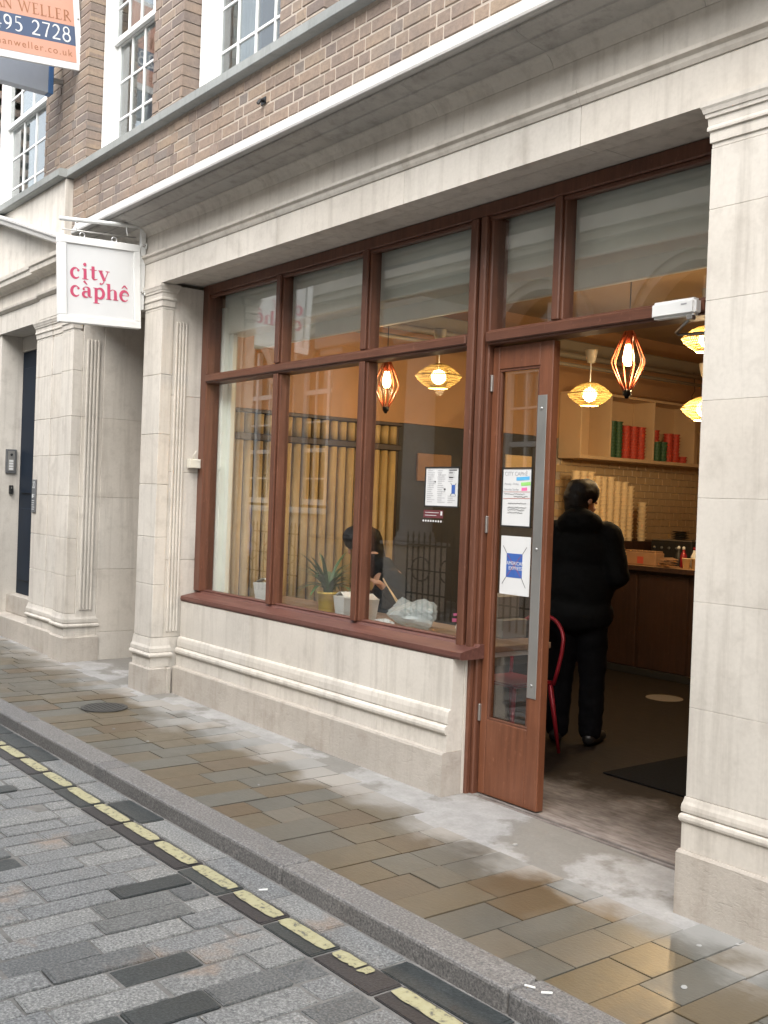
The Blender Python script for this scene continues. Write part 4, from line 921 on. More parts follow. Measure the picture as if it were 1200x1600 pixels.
# back counter with stacks of kraft bowls
bc = boxes('back_counter', [(-7.24, -6.72, 7.8, 10.4, .008, .92), (-7.24, -6.70, 7.79, 10.4, .9205, .96), (-7.235, -6.9, 7.85, 10.3, .961, 1.24)], 'counter_wood', None, .004); tag(bc, 'dark back counter under the tiled wall', 'counter')
bwl = lathe([(.036, 0), (.047, .030), (.054, .031), (.054, .038), (.047, .038)], 20, False)
ys = [7.80, 7.905, 8.01, 8.105, 8.21, 8.315, 8.42, 8.525, 8.63, 8.84]
for i, y in enumerate(ys):
    n_ = [17, 17, 17, 16, 16, 16, 15, 15, 14, 10][i]; lean = rg.uniform(-.004, .004)
    for j in range(n_):
        o = link('paper_bowl', bwl, 'bowl_pale', None, (-7.0+lean*j*.12+rg.uniform(-.0015, .0015), y+rg.uniform(-.0015, .0015), 1.242+j*.0405), (rg.uniform(-.012, .012), rg.uniform(-.012, .012), rg.uniform(0, 6)))
        if i == len(ys)-1: tag(o, 'kraft paper bowl in the short stack standing right of the others', 'bowl', 'bowls in the short stack')
        else: tag(o, 'kraft paper bowl in the tall stacks on the back counter', 'bowl', 'bowls in the tall stacks')
# serving counter
ct = boxes('serving_counter', [(-6.9, -2.3, 7.96, 8.45, .008, 1.0)], 'counter_wood', None, .004); tag(ct, 'dark wood serving counter with pale top across the back of the shop', 'counter')
box('counter_top', -6.93, -2.3, 7.91, 8.5, 1.0005, 1.035, 'counter_top', ct, .004); box('edge', -6.93, -2.3, 7.895, 7.9095, .995, 1.04, 'counter_wood', ct, .002)
for xx in (-6.88, -6.30, -5.60, -4.9, -4.2): box('front_panel', xx+.01, xx+.56, 7.945, 7.959, .08, .96, 'counter_wood', ct, .004)
box('plinth', -6.9, -2.3, 7.93, 7.9595, .01, .075, 'black_plastic', ct, .002)
bag = box('carrier_bag_pack', -6.60, -6.22, 8.08, 8.22, 1.036, 1.16, 'kraft', None, .01, 2); tag(bag, 'brown paper bags packed upright on the serving counter', 'paper bags')
for k in range(5): box('bag_fold', -.18+k*.075, -.12+k*.075, -.06, .06, .0625, .078, 'kraft', bag, .004)
box('red_stamp', -.02, .05, -.0735, -.0705, -.045, .02, 'kraft_label', bag, 0)
jar = thing('chopstick_jar', 'jar of wooden chopsticks beside the paper bags', 'jar', (-6.76, 8.14, 1.036))
link('jar', lathe([(.04, 0), (.045, .01), (.045, .10), (.04, .10)], 18), 'black_plastic', jar)
for k in range(18): tube('chopstick', [(rg.uniform(-.025, .025), rg.uniform(-.025, .025), .01), (rg.uniform(-.06, .06), rg.uniform(-.05, .05), .21)], .004, 'bowl_paper', jar, 4)
nk = thing('napkin_pile', 'untidy pile of paper napkins on the serving counter', 'napkins', (-6.05, 8.06, 1.036))
for k in range(9): link('napkin', unit(.15, .11, .006, .002), 'paper' if k % 2 else 'kraft', nk, (rg.uniform(-.02, .02), rg.uniform(-.02, .02), .006+k*.0095), (rg.uniform(-.05, .05), rg.uniform(-.12, .12), rg.uniform(-.6, .6)))
for nm, x, y, mt, lab in (('sauce_bottle', -6.02, 8.24, 'red_metal', 'red sauce bottle behind the napkin pile'), ('sauce_bottle', -5.93, 8.28, 'carton', 'white squeeze bottle behind the napkin pile'), ('sauce_bottle', -6.12, 8.30, 'black_plastic', 'dark sauce bottle beside the packed paper bags'), ('sauce_bottle', -5.80, 8.22, 'yellow_pot', 'yellow squeeze bottle at the counter end by the pier')):
    o = thing(nm, lab, 'bottle', (x, y, 1.036)); link('body', lathe([(.028, 0), (.032, .01), (.032, .11), (.014, .15), (.012, .17)], 16), mt, o); link('cap', lathe([(.014, .17), (.014, .19), (.004, .20)], 12), 'carton' if mt != 'carton' else 'red_metal', o)
for k, (x, y) in enumerate(((-5.90, 8.12), (-5.86, 8.20))):
    o = link('paper_cup', lathe([(.028, 0), (.038, .09), (.041, .09), (.041, .096), (.035, .096)], 18), 'bowl_pale', None, (x, y, 1.036)); tag(o, ['pale paper cup standing on the serving counter, nearer the front edge', 'pale paper cup on the serving counter, set back beside another'][k], 'cup', 'cups on the counter')
tr = thing('coffee_machine', 'dark glass and steel machine at the far end of the counter', 'machine', (-6.55, 8.9, 1.0))
box('body', -.25, .25, -.15, .15, .0, .26, 'black_plastic', tr, .01); box('top_tray', -.24, .24, -.14, .14, .261, .275, 'steel', tr, .004)
for k in range(4): link('dial', lathe([(.0, .01), (.014, .01), (.016, 0)], 14), 'grey_metal', tr, (-.2+k*.09, -.1505, .19), (R(90), 0, 0))
for k in range(5): o = link('plate', lathe([(.04, 0), (.09, .012), (.092, .016), (.0, .01)], 20), 'black_plastic', tr, (.0, 0, .278+k*.017))
o = link('floor_mat', unit(1.5, .85, .01, .004), 'mat_black', None, (-3.25, 5.21, .0125)); tag(o, 'black rubber mat on the floor inside the doorway', 'mat')
o = link('floor_sticker', lathe([(.0, .002), (.15, .002), (.152, 0)], 32, False), 'sticker_grey', None, (-5.38, 7.18, .0065)); tag(o, 'pale round sticker on the floor before the counter', 'sticker')
# ---------------------------------------------------------------- pendant lamps
def light(parent, z, e, col=(1, .68, .36), r=.04):
    d = bpy.data.lights.new('lamp_light', 'POINT'); d.energy = e; d.color = col; d.shadow_soft_size = r
    o = bpy.data.objects.new('lamp_light', d); C.objects.link(o); o.parent = parent; o.location = (0, 0, z)
def cage(loc, s, lab, e):
    t = thing('cage_lamp', lab, 'lamp', loc, 0, 'cage pendant lamps'); bm = bmesh.new()
    rib = bmesh.new(); tube_bm(rib, [(.028, 0, .45), (.07, 0, .36), (.108, 0, .265), (.112, 0, .235), (.10, 0, .20), (.06, 0, .115), (.022, 0, .045)], .0055, 6); me = mesh_of(rib, 'rib', True); me.materials.append(M['rib_wood'])
    for k in range(10): link('rib', me, None, t, (0, 0, 0), (0, 0, k*math.pi/5))
    link('end_cap', lathe([(.0, -.005), (.012, -.004), (.018, .012), (.028, .02), (.03, .05), (.02, .055)], 16), 'black_iron', t); link('socket', lathe([(.03, .455), (.03, .40), (.022, .36), (.0, .36)], 16), 'rib_wood', t)
    link('bulb', lathe([(.0, .215), (.02, .22), (.036, .25), (.038, .285), (.028, .33), (.02, .36), (.0, .36)], 18), 'bulb', t)
    tube('cord', [(0, 0, .45), (0, 0, .95)], .004, 'black_iron', t); light(t, .19, e); t.scale = (s, s, s)
def dish(loc, s, lab, e):
    t = thing('rattan_lamp', lab, 'lamp', loc, 0, 'rattan pendant lamps')
    prof = [(.03, .185), (.07, .172), (.11, .150), (.15, .118), (.178, .09), (.165, .065), (.13, .035), (.095, .012), (.075, .0)]
    strip = bmesh.new()
    for (r0, z0), (r1, z1) in zip(prof, prof[1:]):
        w0, w1 = .0030, .0030; v = [strip.verts.new(p) for p in ((r0, -w0, z0), (r0, w0, z0), (r1, w1, z1), (r1, -w1, z1))]; strip.faces.new(v)
    bm = bmesh.new(); me = mesh_of(strip)
    for k in range(64):
        b2 = bmesh.new(); b2.from_mesh(me); bmesh.ops.rotate(b2, verts=list(b2.verts), cent=(0, 0, 0), matrix=Matrix.Rotation(2*math.pi*k/64, 3, 'Z')); m3 = mesh_of(b2); bm.from_mesh(m3); bpy.data.meshes.remove(m3)
    o = link('weave', mesh_of(bm), 'rattan', t); bm = bmesh.new()
    for r, z in prof[1:]: tube_bm(bm, [(r*math.cos(a*.1963), r*math.sin(a*.1963), z) for a in range(33)], .0028 if r < .17 and z > .005 else .005, 4)
    for q in range(len(prof)-1):
        r, z = (prof[q][0]+prof[q+1][0])/2, (prof[q][1]+prof[q+1][1])/2; tube_bm(bm, [(r*math.cos(a*.1963), r*math.sin(a*.1963), z) for a in range(33)], .0018, 3)
    link('hoop', mesh_of(bm), 'rattan', t)
    link('globe', lathe([(.058*math.sin(R(a)), .085-.058*math.cos(R(a))) for a in range(0, 181, 15)], 20), 'bulb_globe', t)
    link('ceiling_rose', lathe([(.0, .34), (.03, .345), (.045, .40), (.05, .44), (.05, .45)], 16), 'duct', t); tube('cord', [(0, 0, .15), (0, 0, .36)], .004, 'white_paint', t); light(t, -.02, e, (1, .72, .40)); t.scale = (s, s, s)
LE = 3.6
cage((-4.60, 5.6, 2.315), 1.0, 'red wooden cage lamp hanging in the open doorway', LE)
cage((-6.49, 5.0, 2.25), .9, 'wooden cage lamp glowing behind the third window pane', LE)
dish((-5.72, 6.5, 2.40), 1.0, 'oval rattan lamp hanging left of the red cage lamp in the doorway', LE)
dish((-6.10, 5.2, 2.44), 1.0, 'oval rattan lamp glowing behind the window nearest the door', LE)
dish((-4.55, 6.4, 2.72), 1.0, 'rattan lamp half hidden by the right pier near the door closer', LE*5.5)
dish((-5.05, 7.1, 2.30), 1.0, 'rattan lamp half hidden by the right pier above the shelf', LE*5.5)
sp_ = thing('spotlight', 'small black spotlight hanging before the shelves', 'spotlight', (-6.9, 9.5, 2.62))
link('shade', lathe([(.0, .12), (.03, .115), (.055, .06), (.058, 0), (.05, .0), (.045, .055), (.0, .1)], 18), 'black_iron', sp_); tube('cord', [(0, 0, .12), (-.03, .02, .2), (.02, .0, .25), (0, 0, .45)], .004, 'black_iron', sp_)
# ---------------------------------------------------------------- window table and what stands on it
tb = thing('window_table', 'long pale wood table with white legs along the shop window', 'table', (-5.6, 4.2, 0))
box('table_top', -1.5, 1.42, -.27, .30, .735, .77, 'table_wood', tb, .004)
for xx in (-1.4, 0, 1.36): boxes('leg', [(xx-.025, xx+.025, -.24, -.19, .01, .70), (xx-.025, xx+.025, .21, .26, .01, .70), (xx-.025, xx+.025, -.24, .26, .701, .734)], 'white_paint', tb, .003)
boxes('apron', [(-1.37, 1.33, -.235, -.195, .62, .70)], 'white_paint', tb, .003)
def carton(loc, rz, s, lab):
    bm = bmesh.new(); a = [bm.verts.new((x*.05, y*.045, 0)) for x, y in ((-1, -1), (1, -1), (1, 1), (-1, 1))]; b_ = [bm.verts.new((x*.068, y*.058, .14)) for x, y in ((-1, -1), (1, -1), (1, 1), (-1, 1))]
    bm.faces.new(a[::-1]); bm.faces.new(b_)
    for i in range(4): bm.faces.new((a[i], a[(i+1) % 4], b_[(i+1) % 4], b_[i]))
    bmesh.ops.bevel(bm, geom=list(bm.edges), offset=.002, segments=1, affect='EDGES')
    o = link('food_carton', mesh_of(bm), 'carton', None, loc, (0, 0, rz), (s, s, s)); tag(o, lab, 'carton', 'white food cartons on the window table')
    bm = bmesh.new()
    for sx in (-1, 1): v = [bm.verts.new(p) for p in ((sx*.066, -.05, .1405), (sx*.066, .05, .1405), (sx*.012, .05, .17), (sx*.012, -.05, .17))]; bm.faces.new(v)
    link('flap', mesh_of(bm), 'carton', o)
carton((-6.58, 4.02, .771), .5, 1.1, 'white food carton standing alone at the left end of the window table')
carton((-5.58, 4.03, .771), -.1, 1.05, 'white food carton just right of the yellow plant pot')
carton((-5.41, 4.06, .771), .15, 1.05, 'white food carton right of the second mullion beside the plastic bag')
pt = thing('potted_plant', 'leafy green plant in a ribbed yellow pot on the window table', 'plant', (-5.80, 4.03, .771))
pot = link('pot', lathe([(.052, 0), (.056, .03), (.058, .032), (.06, .07), (.062, .072), (.065, .14), (.07, .142), (.072, .158), (.064, .158), (.062, .13)], 28), 'yellow_pot', pt); link('soil', lathe([(.0, .135), (.063, .135)], 20), 'soil', pt)
for v in range(4):
    bm = bmesh.new(); prev = None; ln = [.34, .40, .28, .36][v]; bend = [1.0, .5, 1.5, .8][v]; wd = [.016, .013, .018, .012][v]
    for i in range(9):
        u = i/8; x = ln*u*math.sin(bend*u*.9+.18); z = ln*u*math.cos(bend*u*.9+.18); w = wd*math.sin(math.pi*min(1, u*.9+.1))**.7*(1 if u < 1 else 0)+.001
        row = [bm.verts.new((x, -w, z+.3*w)), bm.verts.new((x, 0, z)), bm.verts.new((x, w, z+.3*w))]
        if prev: bm.faces.new((prev[0], prev[1], row[1], row[0])); bm.faces.new((prev[1], prev[2], row[2], row[1]))
        prev = row
    me = mesh_of(bm, 'leaf', True); me.materials.append(M['leaf_green'])
    for k in range(10): link('leaf', me, None, pt, (rg.uniform(-.02, .02), rg.uniform(-.02, .02), .135), (0, 0, rg.uniform(0, 6.28)), (.85, .9, rg.uniform(.65, .9)))
def crumple(name, loc, dims, seed, mat, lab, cat, rz=0, neck=False):
    bm = bmesh.new(); bmesh.ops.create_icosphere(bm, subdivisions=4, radius=1); r = random.Random(seed)
    ax = [(Vector((r.gauss(0, 1), r.gauss(0, 1), r.gauss(0, 1))).normalized(), r.uniform(.48, .98)) for _ in range(40)]
    for v in bm.verts:
        c = v.co.normalized(); k = min(1, min((d/max(1e-3, c.dot(a)) if c.dot(a) > .05 else 9) for a, d in ax))
        c = c*k*(1+.16*abs(mnoise.noise(c*3.1+Vector((seed, 0, 0)))))
        if neck and c.z > .25: f = max(.12, 1-(c.z-.25)*1.7); c.x *= f; c.y *= f; c.z *= 1.35
        c.z = max(c.z, -.55); v.co = Vector((c.x*dims[0], c.y*dims[1], (c.z+.55)*dims[2]))
    o = link(name, mesh_of(bm), mat, None, loc, (0, 0, rz)); return tag(o, lab, cat)
crumple('plastic_bag', (-4.98, 4.14, .772), (.23, .14, .15), 4, 'plastic_film', 'crumpled clear plastic bag lying on the window table', 'bag', .2)
pb = crumple('plastic_bag', (-4.72, 4.38, .772), (.14, .11, .2), 9, 'carton', 'tied white carrier bag with pink print beside the door post', 'bag', .3, True)
ribbons('pink_print', [([(-.07, .11), (.05, .115)], .016), ([(-.075, .075), (.06, .08)], .022), ([(-.03, .18), (.01, .2)], .02)], 'mark_pink', pb, Matrix.Translation((0, -.108, 0)) @ Matrix.Rotation(R(35), 4, 'Z') @ FACE_S)
crumple('plastic_bag', (-5.22, 4.22, .772), (.10, .08, .12), 31, 'plastic_film', 'small crumpled clear bag beside the kraft noodle bowl', 'bag', 1.0, True)
crumple('paper_wrap', (-5.12, 3.99, .772), (.12, .06, .045), 14, 'paper', 'crumpled white paper wrapper at the front of the window table', 'wrapper', .1)
o = link('napkin', unit(.16, .05, .01, .004), 'paper', None, (-6.80, 4.0, .777), (0, 0, .25)); tag(o, 'folded white napkin lying left of the first carton', 'napkin')
kb = thing('noodle_bowl', 'kraft paper noodle bowl under the chopsticks', 'bowl', (-5.28, 4.26, .772))
link('bowl', lathe([(.04, 0), (.058, .09), (.062, .09), (.062, .097), (.054, .097), (.05, .07), (.0, .07)], 22), 'kraft', kb)
cs = thing('chopsticks', 'pair of wooden chopsticks held over the kraft bowl', 'chopsticks', (0, 0, 0))
tube('chopstick', [(-5.68, 4.41, 1.02), (-5.30, 4.27, .85)], [.005, .003], 'bowl_paper', cs, 6); tube('chopstick', [(-5.68, 4.42, 1.0), (-5.28, 4.28, .85)], [.005, .003], 'bowl_paper', cs, 6)
# red metal chair
ch = thing('metal_chair', 'red metal bistro chair with a hooped back behind the door', 'chair', (-4.70, 4.72, .006), R(180))
bm = bmesh.new(); bbox(bm, -.19, .19, -.18, .18, .43, .455); bmesh.ops.bevel(bm, geom=list(bm.edges), offset=.011, segments=2, affect='EDGES'); link('seat', mesh_of(bm), 'red_metal', ch)
for sx in (-1, 1):
    for sy in (-1, 1): tube('leg', [(sx*.17, sy*.16, .435), (sx*.215, sy*.215, 0)], [.018, .011], 'red_metal', ch, 8)
hp_ = [(-.19, -.17, .43), (-.205, -.19, .53), (-.215, -.208, .63)]+[(-.215*math.cos(R(a)), -.215-.043*math.sin(R(a)), .68+.17*math.sin(R(a))) for a in range(0, 181, 12)]+[(.215, -.208, .63), (.205, -.19, .53), (.19, -.17, .43)]
tube('back_hoop', hp_, .0125, 'red_metal', ch, 10)
bm = bmesh.new(); v = [bm.verts.new(p) for p in ((-.05, -.175, .45), (.05, -.175, .45), (.065, -.25, .84), (-.065, -.25, .84), (-.05, -.181, .45), (.05, -.181, .45), (.065, -.256, .84), (-.065, -.256, .84))]
for f in ((0, 1, 2, 3), (7, 6, 5, 4), (0, 4, 5, 1), (1, 5, 6, 2), (2, 6, 7, 3), (3, 7, 4, 0)): bm.faces.new([v[i] for i in f])
link('back_splat', mesh_of(bm), 'red_metal', ch)
# cardboard boxes stacked beyond the door glass
for k, (x, y, z, w, d, h) in enumerate([(-4.55, 4.42, .771, .3, .2, .11), (-4.6, 4.42, .884, .26, .2, .13)]):
    o = link('cardboard_box', unit(w, d, h, .004), 'duct', None, (x, y, z+h/2), (0, 0, .1*k)); tag(o, ['grey cardboard box on the table end behind the door glass, lower of two', 'grey cardboard box on the table end behind the door glass, upper of two'][k], 'box', 'boxes on the table end')
    box('label', -.08, .05, -d/2-.002, -d/2-.0005, -.03, .02, 'paper', o, 0)
# ---------------------------------------------------------------- papers on the glass
def sheet(name, x0, x1, z0, z1, y, lab, cat, frame=0):
    o = link(name, unit(x1-x0, .0012, z1-z0), 'paper', None, ((x0+x1)/2, y-.001, (z0+z1)/2)); tag(o, lab, cat)
    if frame: f_ = frame; w, h = (x1-x0)/2, (z1-z0)/2; boxes('holder', [(-w-f_, w+f_, -.004, .0004, h+.0005, h+f_), (-w-f_, w+f_, -.004, .0004, -h-f_, -h-.0005), (-w-f_, -w-.0005, -.004, .0004, -h, h), (w+.0005, w+f_, -.004, .0004, -h, h)], 'black_plastic', o)
    return o
rs = random.Random(21); S0 = Matrix.Translation((0, -.0008, 0)) @ FACE_S
mn = sheet('menu_sheet', -4.578, -4.300, 1.540, 1.752, GY-.002, 'printed white menu in a black holder on the window', 'menu', .008)
lines_ = []
for c, (xa, xb) in enumerate(((-.125, -.05), (-.035, .035), (.055, .125))):
    for r in range(16):
        if c == 2 and 5 < r < 12: continue
        lines_.append(([(xa, .092-r*.0118), (xa+(xb-xa)*rs.uniform(.5, 1), .092-r*.0118)], .0022))
ribbons('print', lines_, 'ink_soft', mn, S0)
ribbons('print', [([(.06, .095), (.125, .095)], .006), ([(.06, .08), (.09, .08)], .006), ([(.06, .055), (.095, .055)], .005), ([(.02, -.012), (.035, -.012)], .008), ([(-.06, .03), (-.052, .03)], .008)], 'ink_black', mn, S0)
ribbons('logo', [([(.084, -.012), (.114, -.012)], .05)], 'logo_blue', mn, S0)
ribbons('pen_marks', [([(.076, .022), (.086, .012)], .003), ([(.122, .022), (.112, .012)], .003), ([(.076, -.046), (.086, -.036)], .003), ([(.122, -.046), (.112, -.036)], .003)], 'ink_black', mn, S0)
stk = link('window_sticker', unit(.17, .0012, .045), 'sticker_red', None, (-4.505, GY-.003, 1.492)); tag(stk, 'dark red sticker with white text lines below the menu', 'sticker')
ribbons('print', [([(-.07, .008), (.05, .008)], .003), ([(-.07, -.008), (.03, -.008)], .003), ([(.065, .005), (.08, .005)], .022)], 'paper', stk, S0)
rk = thing('rating_strip', 'row of small white dots below the dark red sticker', 'sticker', (-4.51, GY-.003, 1.452))
for k in range(8): link('dot', lathe([(.0, .001), (.0062, .001), (.0065, 0)], 10, False), 'paper', rk, (-.08+k*.022, 0, 0), (R(90), 0, 0))
DG = DY+.024
n1 = sheet('notice_sheet', -3.959, -3.755, 1.452, 1.747, DG-.003, 'handwritten notice with coloured highlights on the door glass', 'notice', .008)
text('handwriting', 'CITY CAPHÊ', .03, 'ink_soft', n1, Matrix.Translation((-.092, -.0009, .112)) @ FACE_S)
ribbons('highlight', [([(-.005, .095), (.09, .1)], .018)], 'mark_blue', n1, S0); ribbons('highlight', [([(.03, .068), (.098, .072)], .018)], 'mark_green', n1, S0); ribbons('highlight', [([(.035, .042), (.075, .044)], .016)], 'mark_pink', n1, S0)
text('handwriting', 'Monday - Friday', .016, 'ink_soft', n1, Matrix.Translation((-.092, -.0009, .064)) @ FACE_S); text('handwriting', 'Saturday Sunday', .016, 'ink_soft', n1, Matrix.Translation((-.092, -.0009, .036)) @ FACE_S)
ribbons('ruled_lines', [([(-.098, .027), (.098, .029)], .0022), ([(-.098, -.008), (.098, -.004)], .0022)], 'kraft_label', n1, S0)
ribbons('handwriting', [(scribble(a, b_, zz, .008, rs), .0022) for a, b_, zz in ((-.09, .06, .016), (-.02, .08, .004), (-.06, .07, -.032), (-.06, .075, -.053), (-.06, .06, -.066), (-.06, .05, -.08))], 'ink_black', n1, S0)
n2 = sheet('notice_sheet', -3.957, -3.742, 1.092, 1.397, DG-.003, 'white sheet with a crossed out blue card logo on the door glass', 'notice')
link('logo_field', unit(.115, .0008, .125), 'logo_blue', n2, (-.005, -.0012, .0)); S1 = Matrix.Translation((0, -.0018, 0)) @ FACE_S
text('logo_text', 'AMERICAN', .026, 'paper', n2, Matrix.Translation((-.062, -.0018, .003)) @ FACE_S); text('logo_text', 'EXPRESS', .026, 'paper', n2, Matrix.Translation((-.045, -.0018, -.022)) @ FACE_S)
ribbons('pen_cross', [([(-.055, .055), (.045, -.055)], .002), ([(.045, .055), (-.055, -.055)], .002)], 'kraft_label', n2, Matrix.Translation((0, -.0022, 0)) @ FACE_S)
ribbons('pen_marks', [([(-.09, .10), (-.062, .062)], .003), ([(.082, .10), (.052, .062)], .003), ([(-.09, -.10), (-.062, -.062)], .003), ([(.082, -.11), (.052, -.062)], .003)], 'ink_black', n2, S0)
# ---------------------------------------------------------------- people
def hand(px, d, side, up_, r=.0088):
    """palm at px, fingers along d, thumb to side; returns capsules"""
    d, s, u = Vector(d).normalized(), Vector(side).normalized(), Vector(up_).normalized(); p = Vector(px); out = [('c', p, p+d*.05, .026, .024)]
    for k, ln in enumerate((.062, .07, .066, .052)):
        a = p+d*.062+s*(.027-.018*k); b_ = a+d*ln*.5-u*.008; c_ = b_+d*ln*.28-u*.026
        out += [('c', a-d*.02, b_, r, r*.95), ('c', b_, c_, r*.95, r*.8)]
    a = p+s*.022+d*.012; b_ = a+s*.03+d*.028-u*.01; out += [('c', a, b_, .0115, .010), ('c', b_, b_+d*.026-u*.012-s*.006, .010, .0085)]
    return out
def head(c, turn, tilt=0, sc=1.0):
    rot = Matrix.Rotation(R(turn), 3, 'Z') @ Matrix.Rotation(R(-tilt), 3, 'X'); c = Vector(c); f = lambda v: c+rot @ (Vector(v)*sc)
    return rot, [('c', f((0, -.015, .02)), f((0, .0, .03)), .088*sc, .084*sc), ('c', f((0, .01, -.02)), f((0, .04, -.075)), .07*sc, .045*sc), ('c', f((0, .095, .012)), f((0, .112, -.022)), .010, .015), ('e', f((.078, -.005, -.01)), (.012, .024, .032)), ('e', f((-.078, -.005, -.01)), (.012, .024, .032)), ('c', f((-.022, .086, -.062)), f((.022, .086, -.062)), .011, .011), ('c', f((-.045, .078, .03)), f((.045, .078, .03)), .016, .016)]
def man(loc, rz, lab, mats, turn, arms='down', hood=False, s=1.0, hairlow=False):
    rot, hp = head((0, .015, 1.61), turn); sk_ = list(hp)+[('c', (0, -.005, 1.40), (0, .005, 1.56), .058, .054), ('c', (0, 0, 1.0), (0, 0, 1.3), .10, .12)]
    if arms == 'front': E_, H_ = [(.255, -.04, 1.12), (-.255, -.04, 1.12)], [(.17, .20, 1.06), (-.17, .20, 1.06)]
    else: E_, H_ = [(.27, -.03, 1.13), (-.27, -.03, 1.13)], [(.28, .05, .88), (-.28, .05, .88)]
    for sgn, h_, e_ in ((1, H_[0], E_[0]), (-1, H_[1], E_[1])):
        d = Vector(h_)-Vector(e_); sk_ += [('c', Vector(e_), Vector(h_), .035, .027)]+hand(h_, d, (-sgn, 0, 0) if arms == 'front' else (0, 1, 0), (0, 0, 1) if arms == 'front' else (sgn, 0, 0))
        sk_ += [('c', (sgn*.17, 0, 1.36), e_, .05, .04)]
    sk_ += [('c', (.09, 0, .9), (.1, .0, .12), .06, .04), ('c', (-.09, 0, .9), (-.1, .0, .12), .06, .04), ('c', (0, 0, .9), (0, 0, 1.1), .1, .1)]
    p = blob('person', sk_, 'skin', None, .011, 3); tag(p, lab, 'person'); p.location = loc; p.rotation_euler = (0, 0, rz); p.scale = (s, s, s)
    coat = [('e', (0, 0, 1.27), (.225, .15, .21)), ('e', (0, .0, 1.05), (.235, .165, .24)), ('e', (0, 0, .86), (.235, .17, .16)), ('c', (-.17, 0, 1.385), (.17, 0, 1.385), .085, .085), ('c', (0, 0, 1.40), (0, 0, 1.45), .10, .078)]
    for sgn, h_, e_ in ((1, H_[0], E_[0]), (-1, H_[1], E_[1])):
        h2 = Vector(e_)+(Vector(h_)-Vector(e_))*.93; coat += [('c', (sgn*.185, 0, 1.375), e_, .088, .078), ('c', e_, h2, .076, .058)]
    if hood: coat += [('e', (0, -.10, 1.47), (.125, .075, .085)), ('c', (-.08, -.07, 1.45), (.08, -.07, 1.45), .07, .07)]
    blob('coat', coat, mats[0], p, .013, 4, .006)
    tr_ = []
    for sgn in (1, -1): tr_ += [('c', (sgn*.09, 0, .86), (sgn*.105, .015, .47), .112, .09), ('c', (sgn*.105, .015, .47), (sgn*.11, -.01, .10), .088, .076)]
    tr_ += [('e', (0, 0, .86), (.17, .13, .13))]; blob('trousers', tr_, mats[1], p, .013, 4, .009)
    for sgn in (1, -1): blob('shoe', [('c', (sgn*.11, -.05, .05), (sgn*.125, .06, .05), .045, .043), ('c', (sgn*.12, .05, .04), (sgn*.15, .19, .035), .045, .033), ('c', (sgn*.11, -.03, .09), (sgn*.11, -.01, .12), .05, .05)], 'shoe_black', p, .009, 3)
    hc = Vector((0, .015, 1.61)); hr = [('c', hc+rot @ Vector((0, -.028, .036)), hc+rot @ Vector((0, .022, .046)), .102, .09)]
    if hairlow: hr += [('c', hc+rot @ Vector((0, -.05, .0)), hc+rot @ Vector((0, -.05, -.07)), .09, .078)]
    blob('hair', hr, 'hair_black', p, .009, 3, .008); return p
man((-4.63, 5.23, .006), R(30), 'person in a black hooded coat standing with back turned in the doorway', ('coat_black', 'trouser_black'), -38, 'front', True, 1.0, True)
man((-11.65, 1.0, gz(-11.65)-.06), R(-150), 'person in dark clothes and pale blue shirt standing down the street', ('shirt_blue', 'trouser_grey'), 0, 'down', False, 1.03)
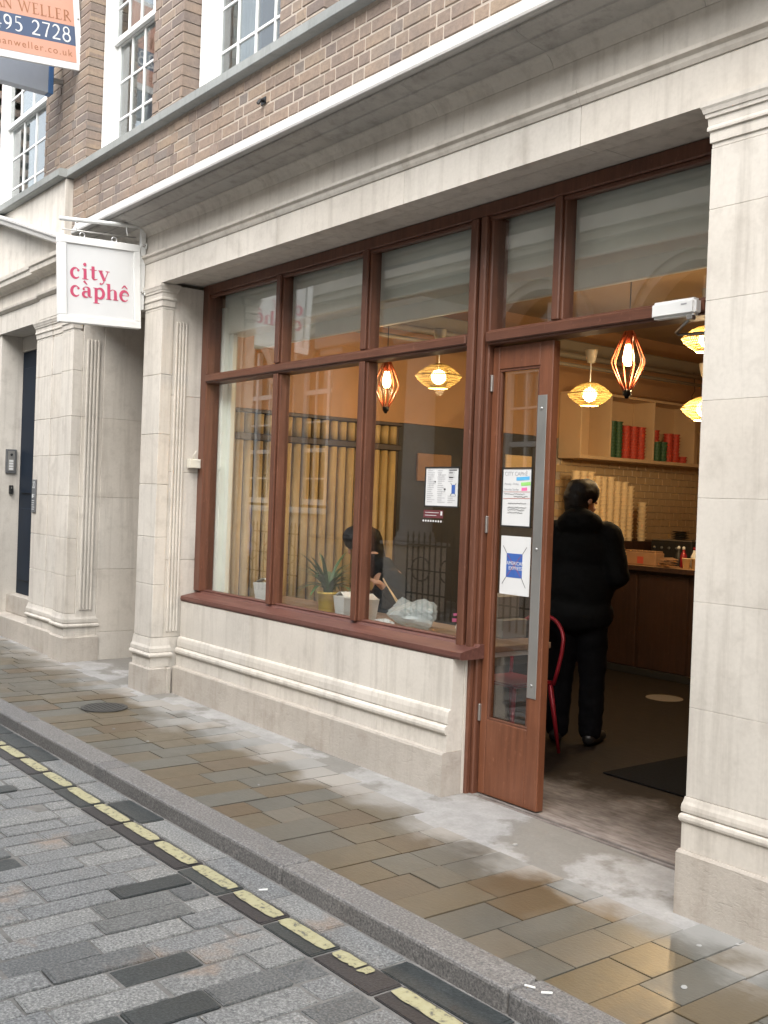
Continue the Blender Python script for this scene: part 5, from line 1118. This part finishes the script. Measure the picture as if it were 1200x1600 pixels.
# seated person eating at the window
rot, hp = head((.15, .27, 1.235), 10, 30); sx_ = [('c', (.02, .09, 1.03), (.12, .21, 1.18), .055, .052), ('c', (0, 0, .55), (.01, .06, .95), .11, .12)]
LH, LE_, RH, RE = (-.43, .12, .955), (-.36, -.08, .79), (.16, .38, .83), (.30, .04, .80)
for h_, e_, s_ in ((LH, LE_, -1), (RH, RE, 1)):
    d = Vector(h_)-Vector(e_); sx_ += [('c', e_, h_, .034, .026)]+hand(h_, d, (-s_*.6, .6, .3), (0, 0, 1))+[('c', (s_*.16, .03, .99), e_, .05, .04)]
for s_ in (1, -1): sx_ += [('c', (s_*.09, 0, .53), (s_*.11, .42, .52), .075, .06), ('c', (s_*.11, .42, .52), (s_*.11, .40, .10), .05, .04)]
ps = blob('person', list(hp)+sx_, 'skin', None, .010, 3); tag(ps, 'seated person with black hair in a dark jacket eating behind the window', 'person'); ps.location = (-5.95, 4.75, .006); ps.rotation_euler = (0, 0, R(145))
jk = [('e', (0, 0, .62), (.19, .15, .18)), ('e', (0, .04, .84), (.21, .15, .2)), ('c', (-.155, .05, .985), (.165, .06, .985), .08, .08), ('c', (.02, .07, 1.0), (.04, .10, 1.06), .09, .08), ('c', (.05, .11, 1.03), (.09, .17, 1.10), .085, .078)]
for h_, e_, s_ in ((LH, LE_, -1), (RH, RE, 1)): jk += [('c', (s_*.175, .03, .975), e_, .08, .068), ('c', e_, Vector(e_)+(Vector(h_)-Vector(e_))*.85, .066, .048)]
blob('jacket', jk, 'coat_grey', ps, .012, 4, .010)
lg = [('e', (0, 0, .54), (.19, .16, .12))]
for s_ in (1, -1): lg += [('c', (s_*.09, .02, .53), (s_*.11, .42, .52), .095, .078), ('c', (s_*.11, .42, .52), (s_*.11, .40, .10), .075, .06)]
blob('trousers', lg, 'trouser_black', ps, .013, 4)
for s_ in (1, -1): blob('shoe', [('c', (s_*.11, .36, .045), (s_*.11, .56, .035), .042, .034), ('c', (s_*.11, .38, .06), (s_*.11, .39, .1), .045, .045)], 'shoe_black', ps, .009, 3)
hc = Vector((.15, .27, 1.235)); hr = [('c', hc+rot @ Vector((0, -.03, .04)), hc+rot @ Vector((0, .03, .055)), .105, .088), ('c', hc+rot @ Vector((0, -.06, -.01)), hc+Vector((-.03, -.13, -.20)), .10, .075), ('c', hc+rot @ Vector((.07, -.03, .0)), hc+Vector((.075, -.05, -.16)), .04, .03), ('c', hc+rot @ Vector((-.07, -.03, .0)), hc+Vector((-.075, -.05, -.16)), .04, .03)]
blob('hair', hr, 'hair_black', ps, .009, 3, .008)
stl = thing('stool', 'dark stool under the seated person at the window', 'stool', (-5.95, 4.75, .006))
link('seat', lathe([(.16, .40), (.165, .41), (.165, .43), (.15, .435)], 24), 'counter_wood', stl)
for k in range(4): a = k*math.pi/2+.4; tube('leg', [(.11*math.cos(a), .11*math.sin(a), .40), (.17*math.cos(a), .17*math.sin(a), 0)], .012, 'black_iron', stl)
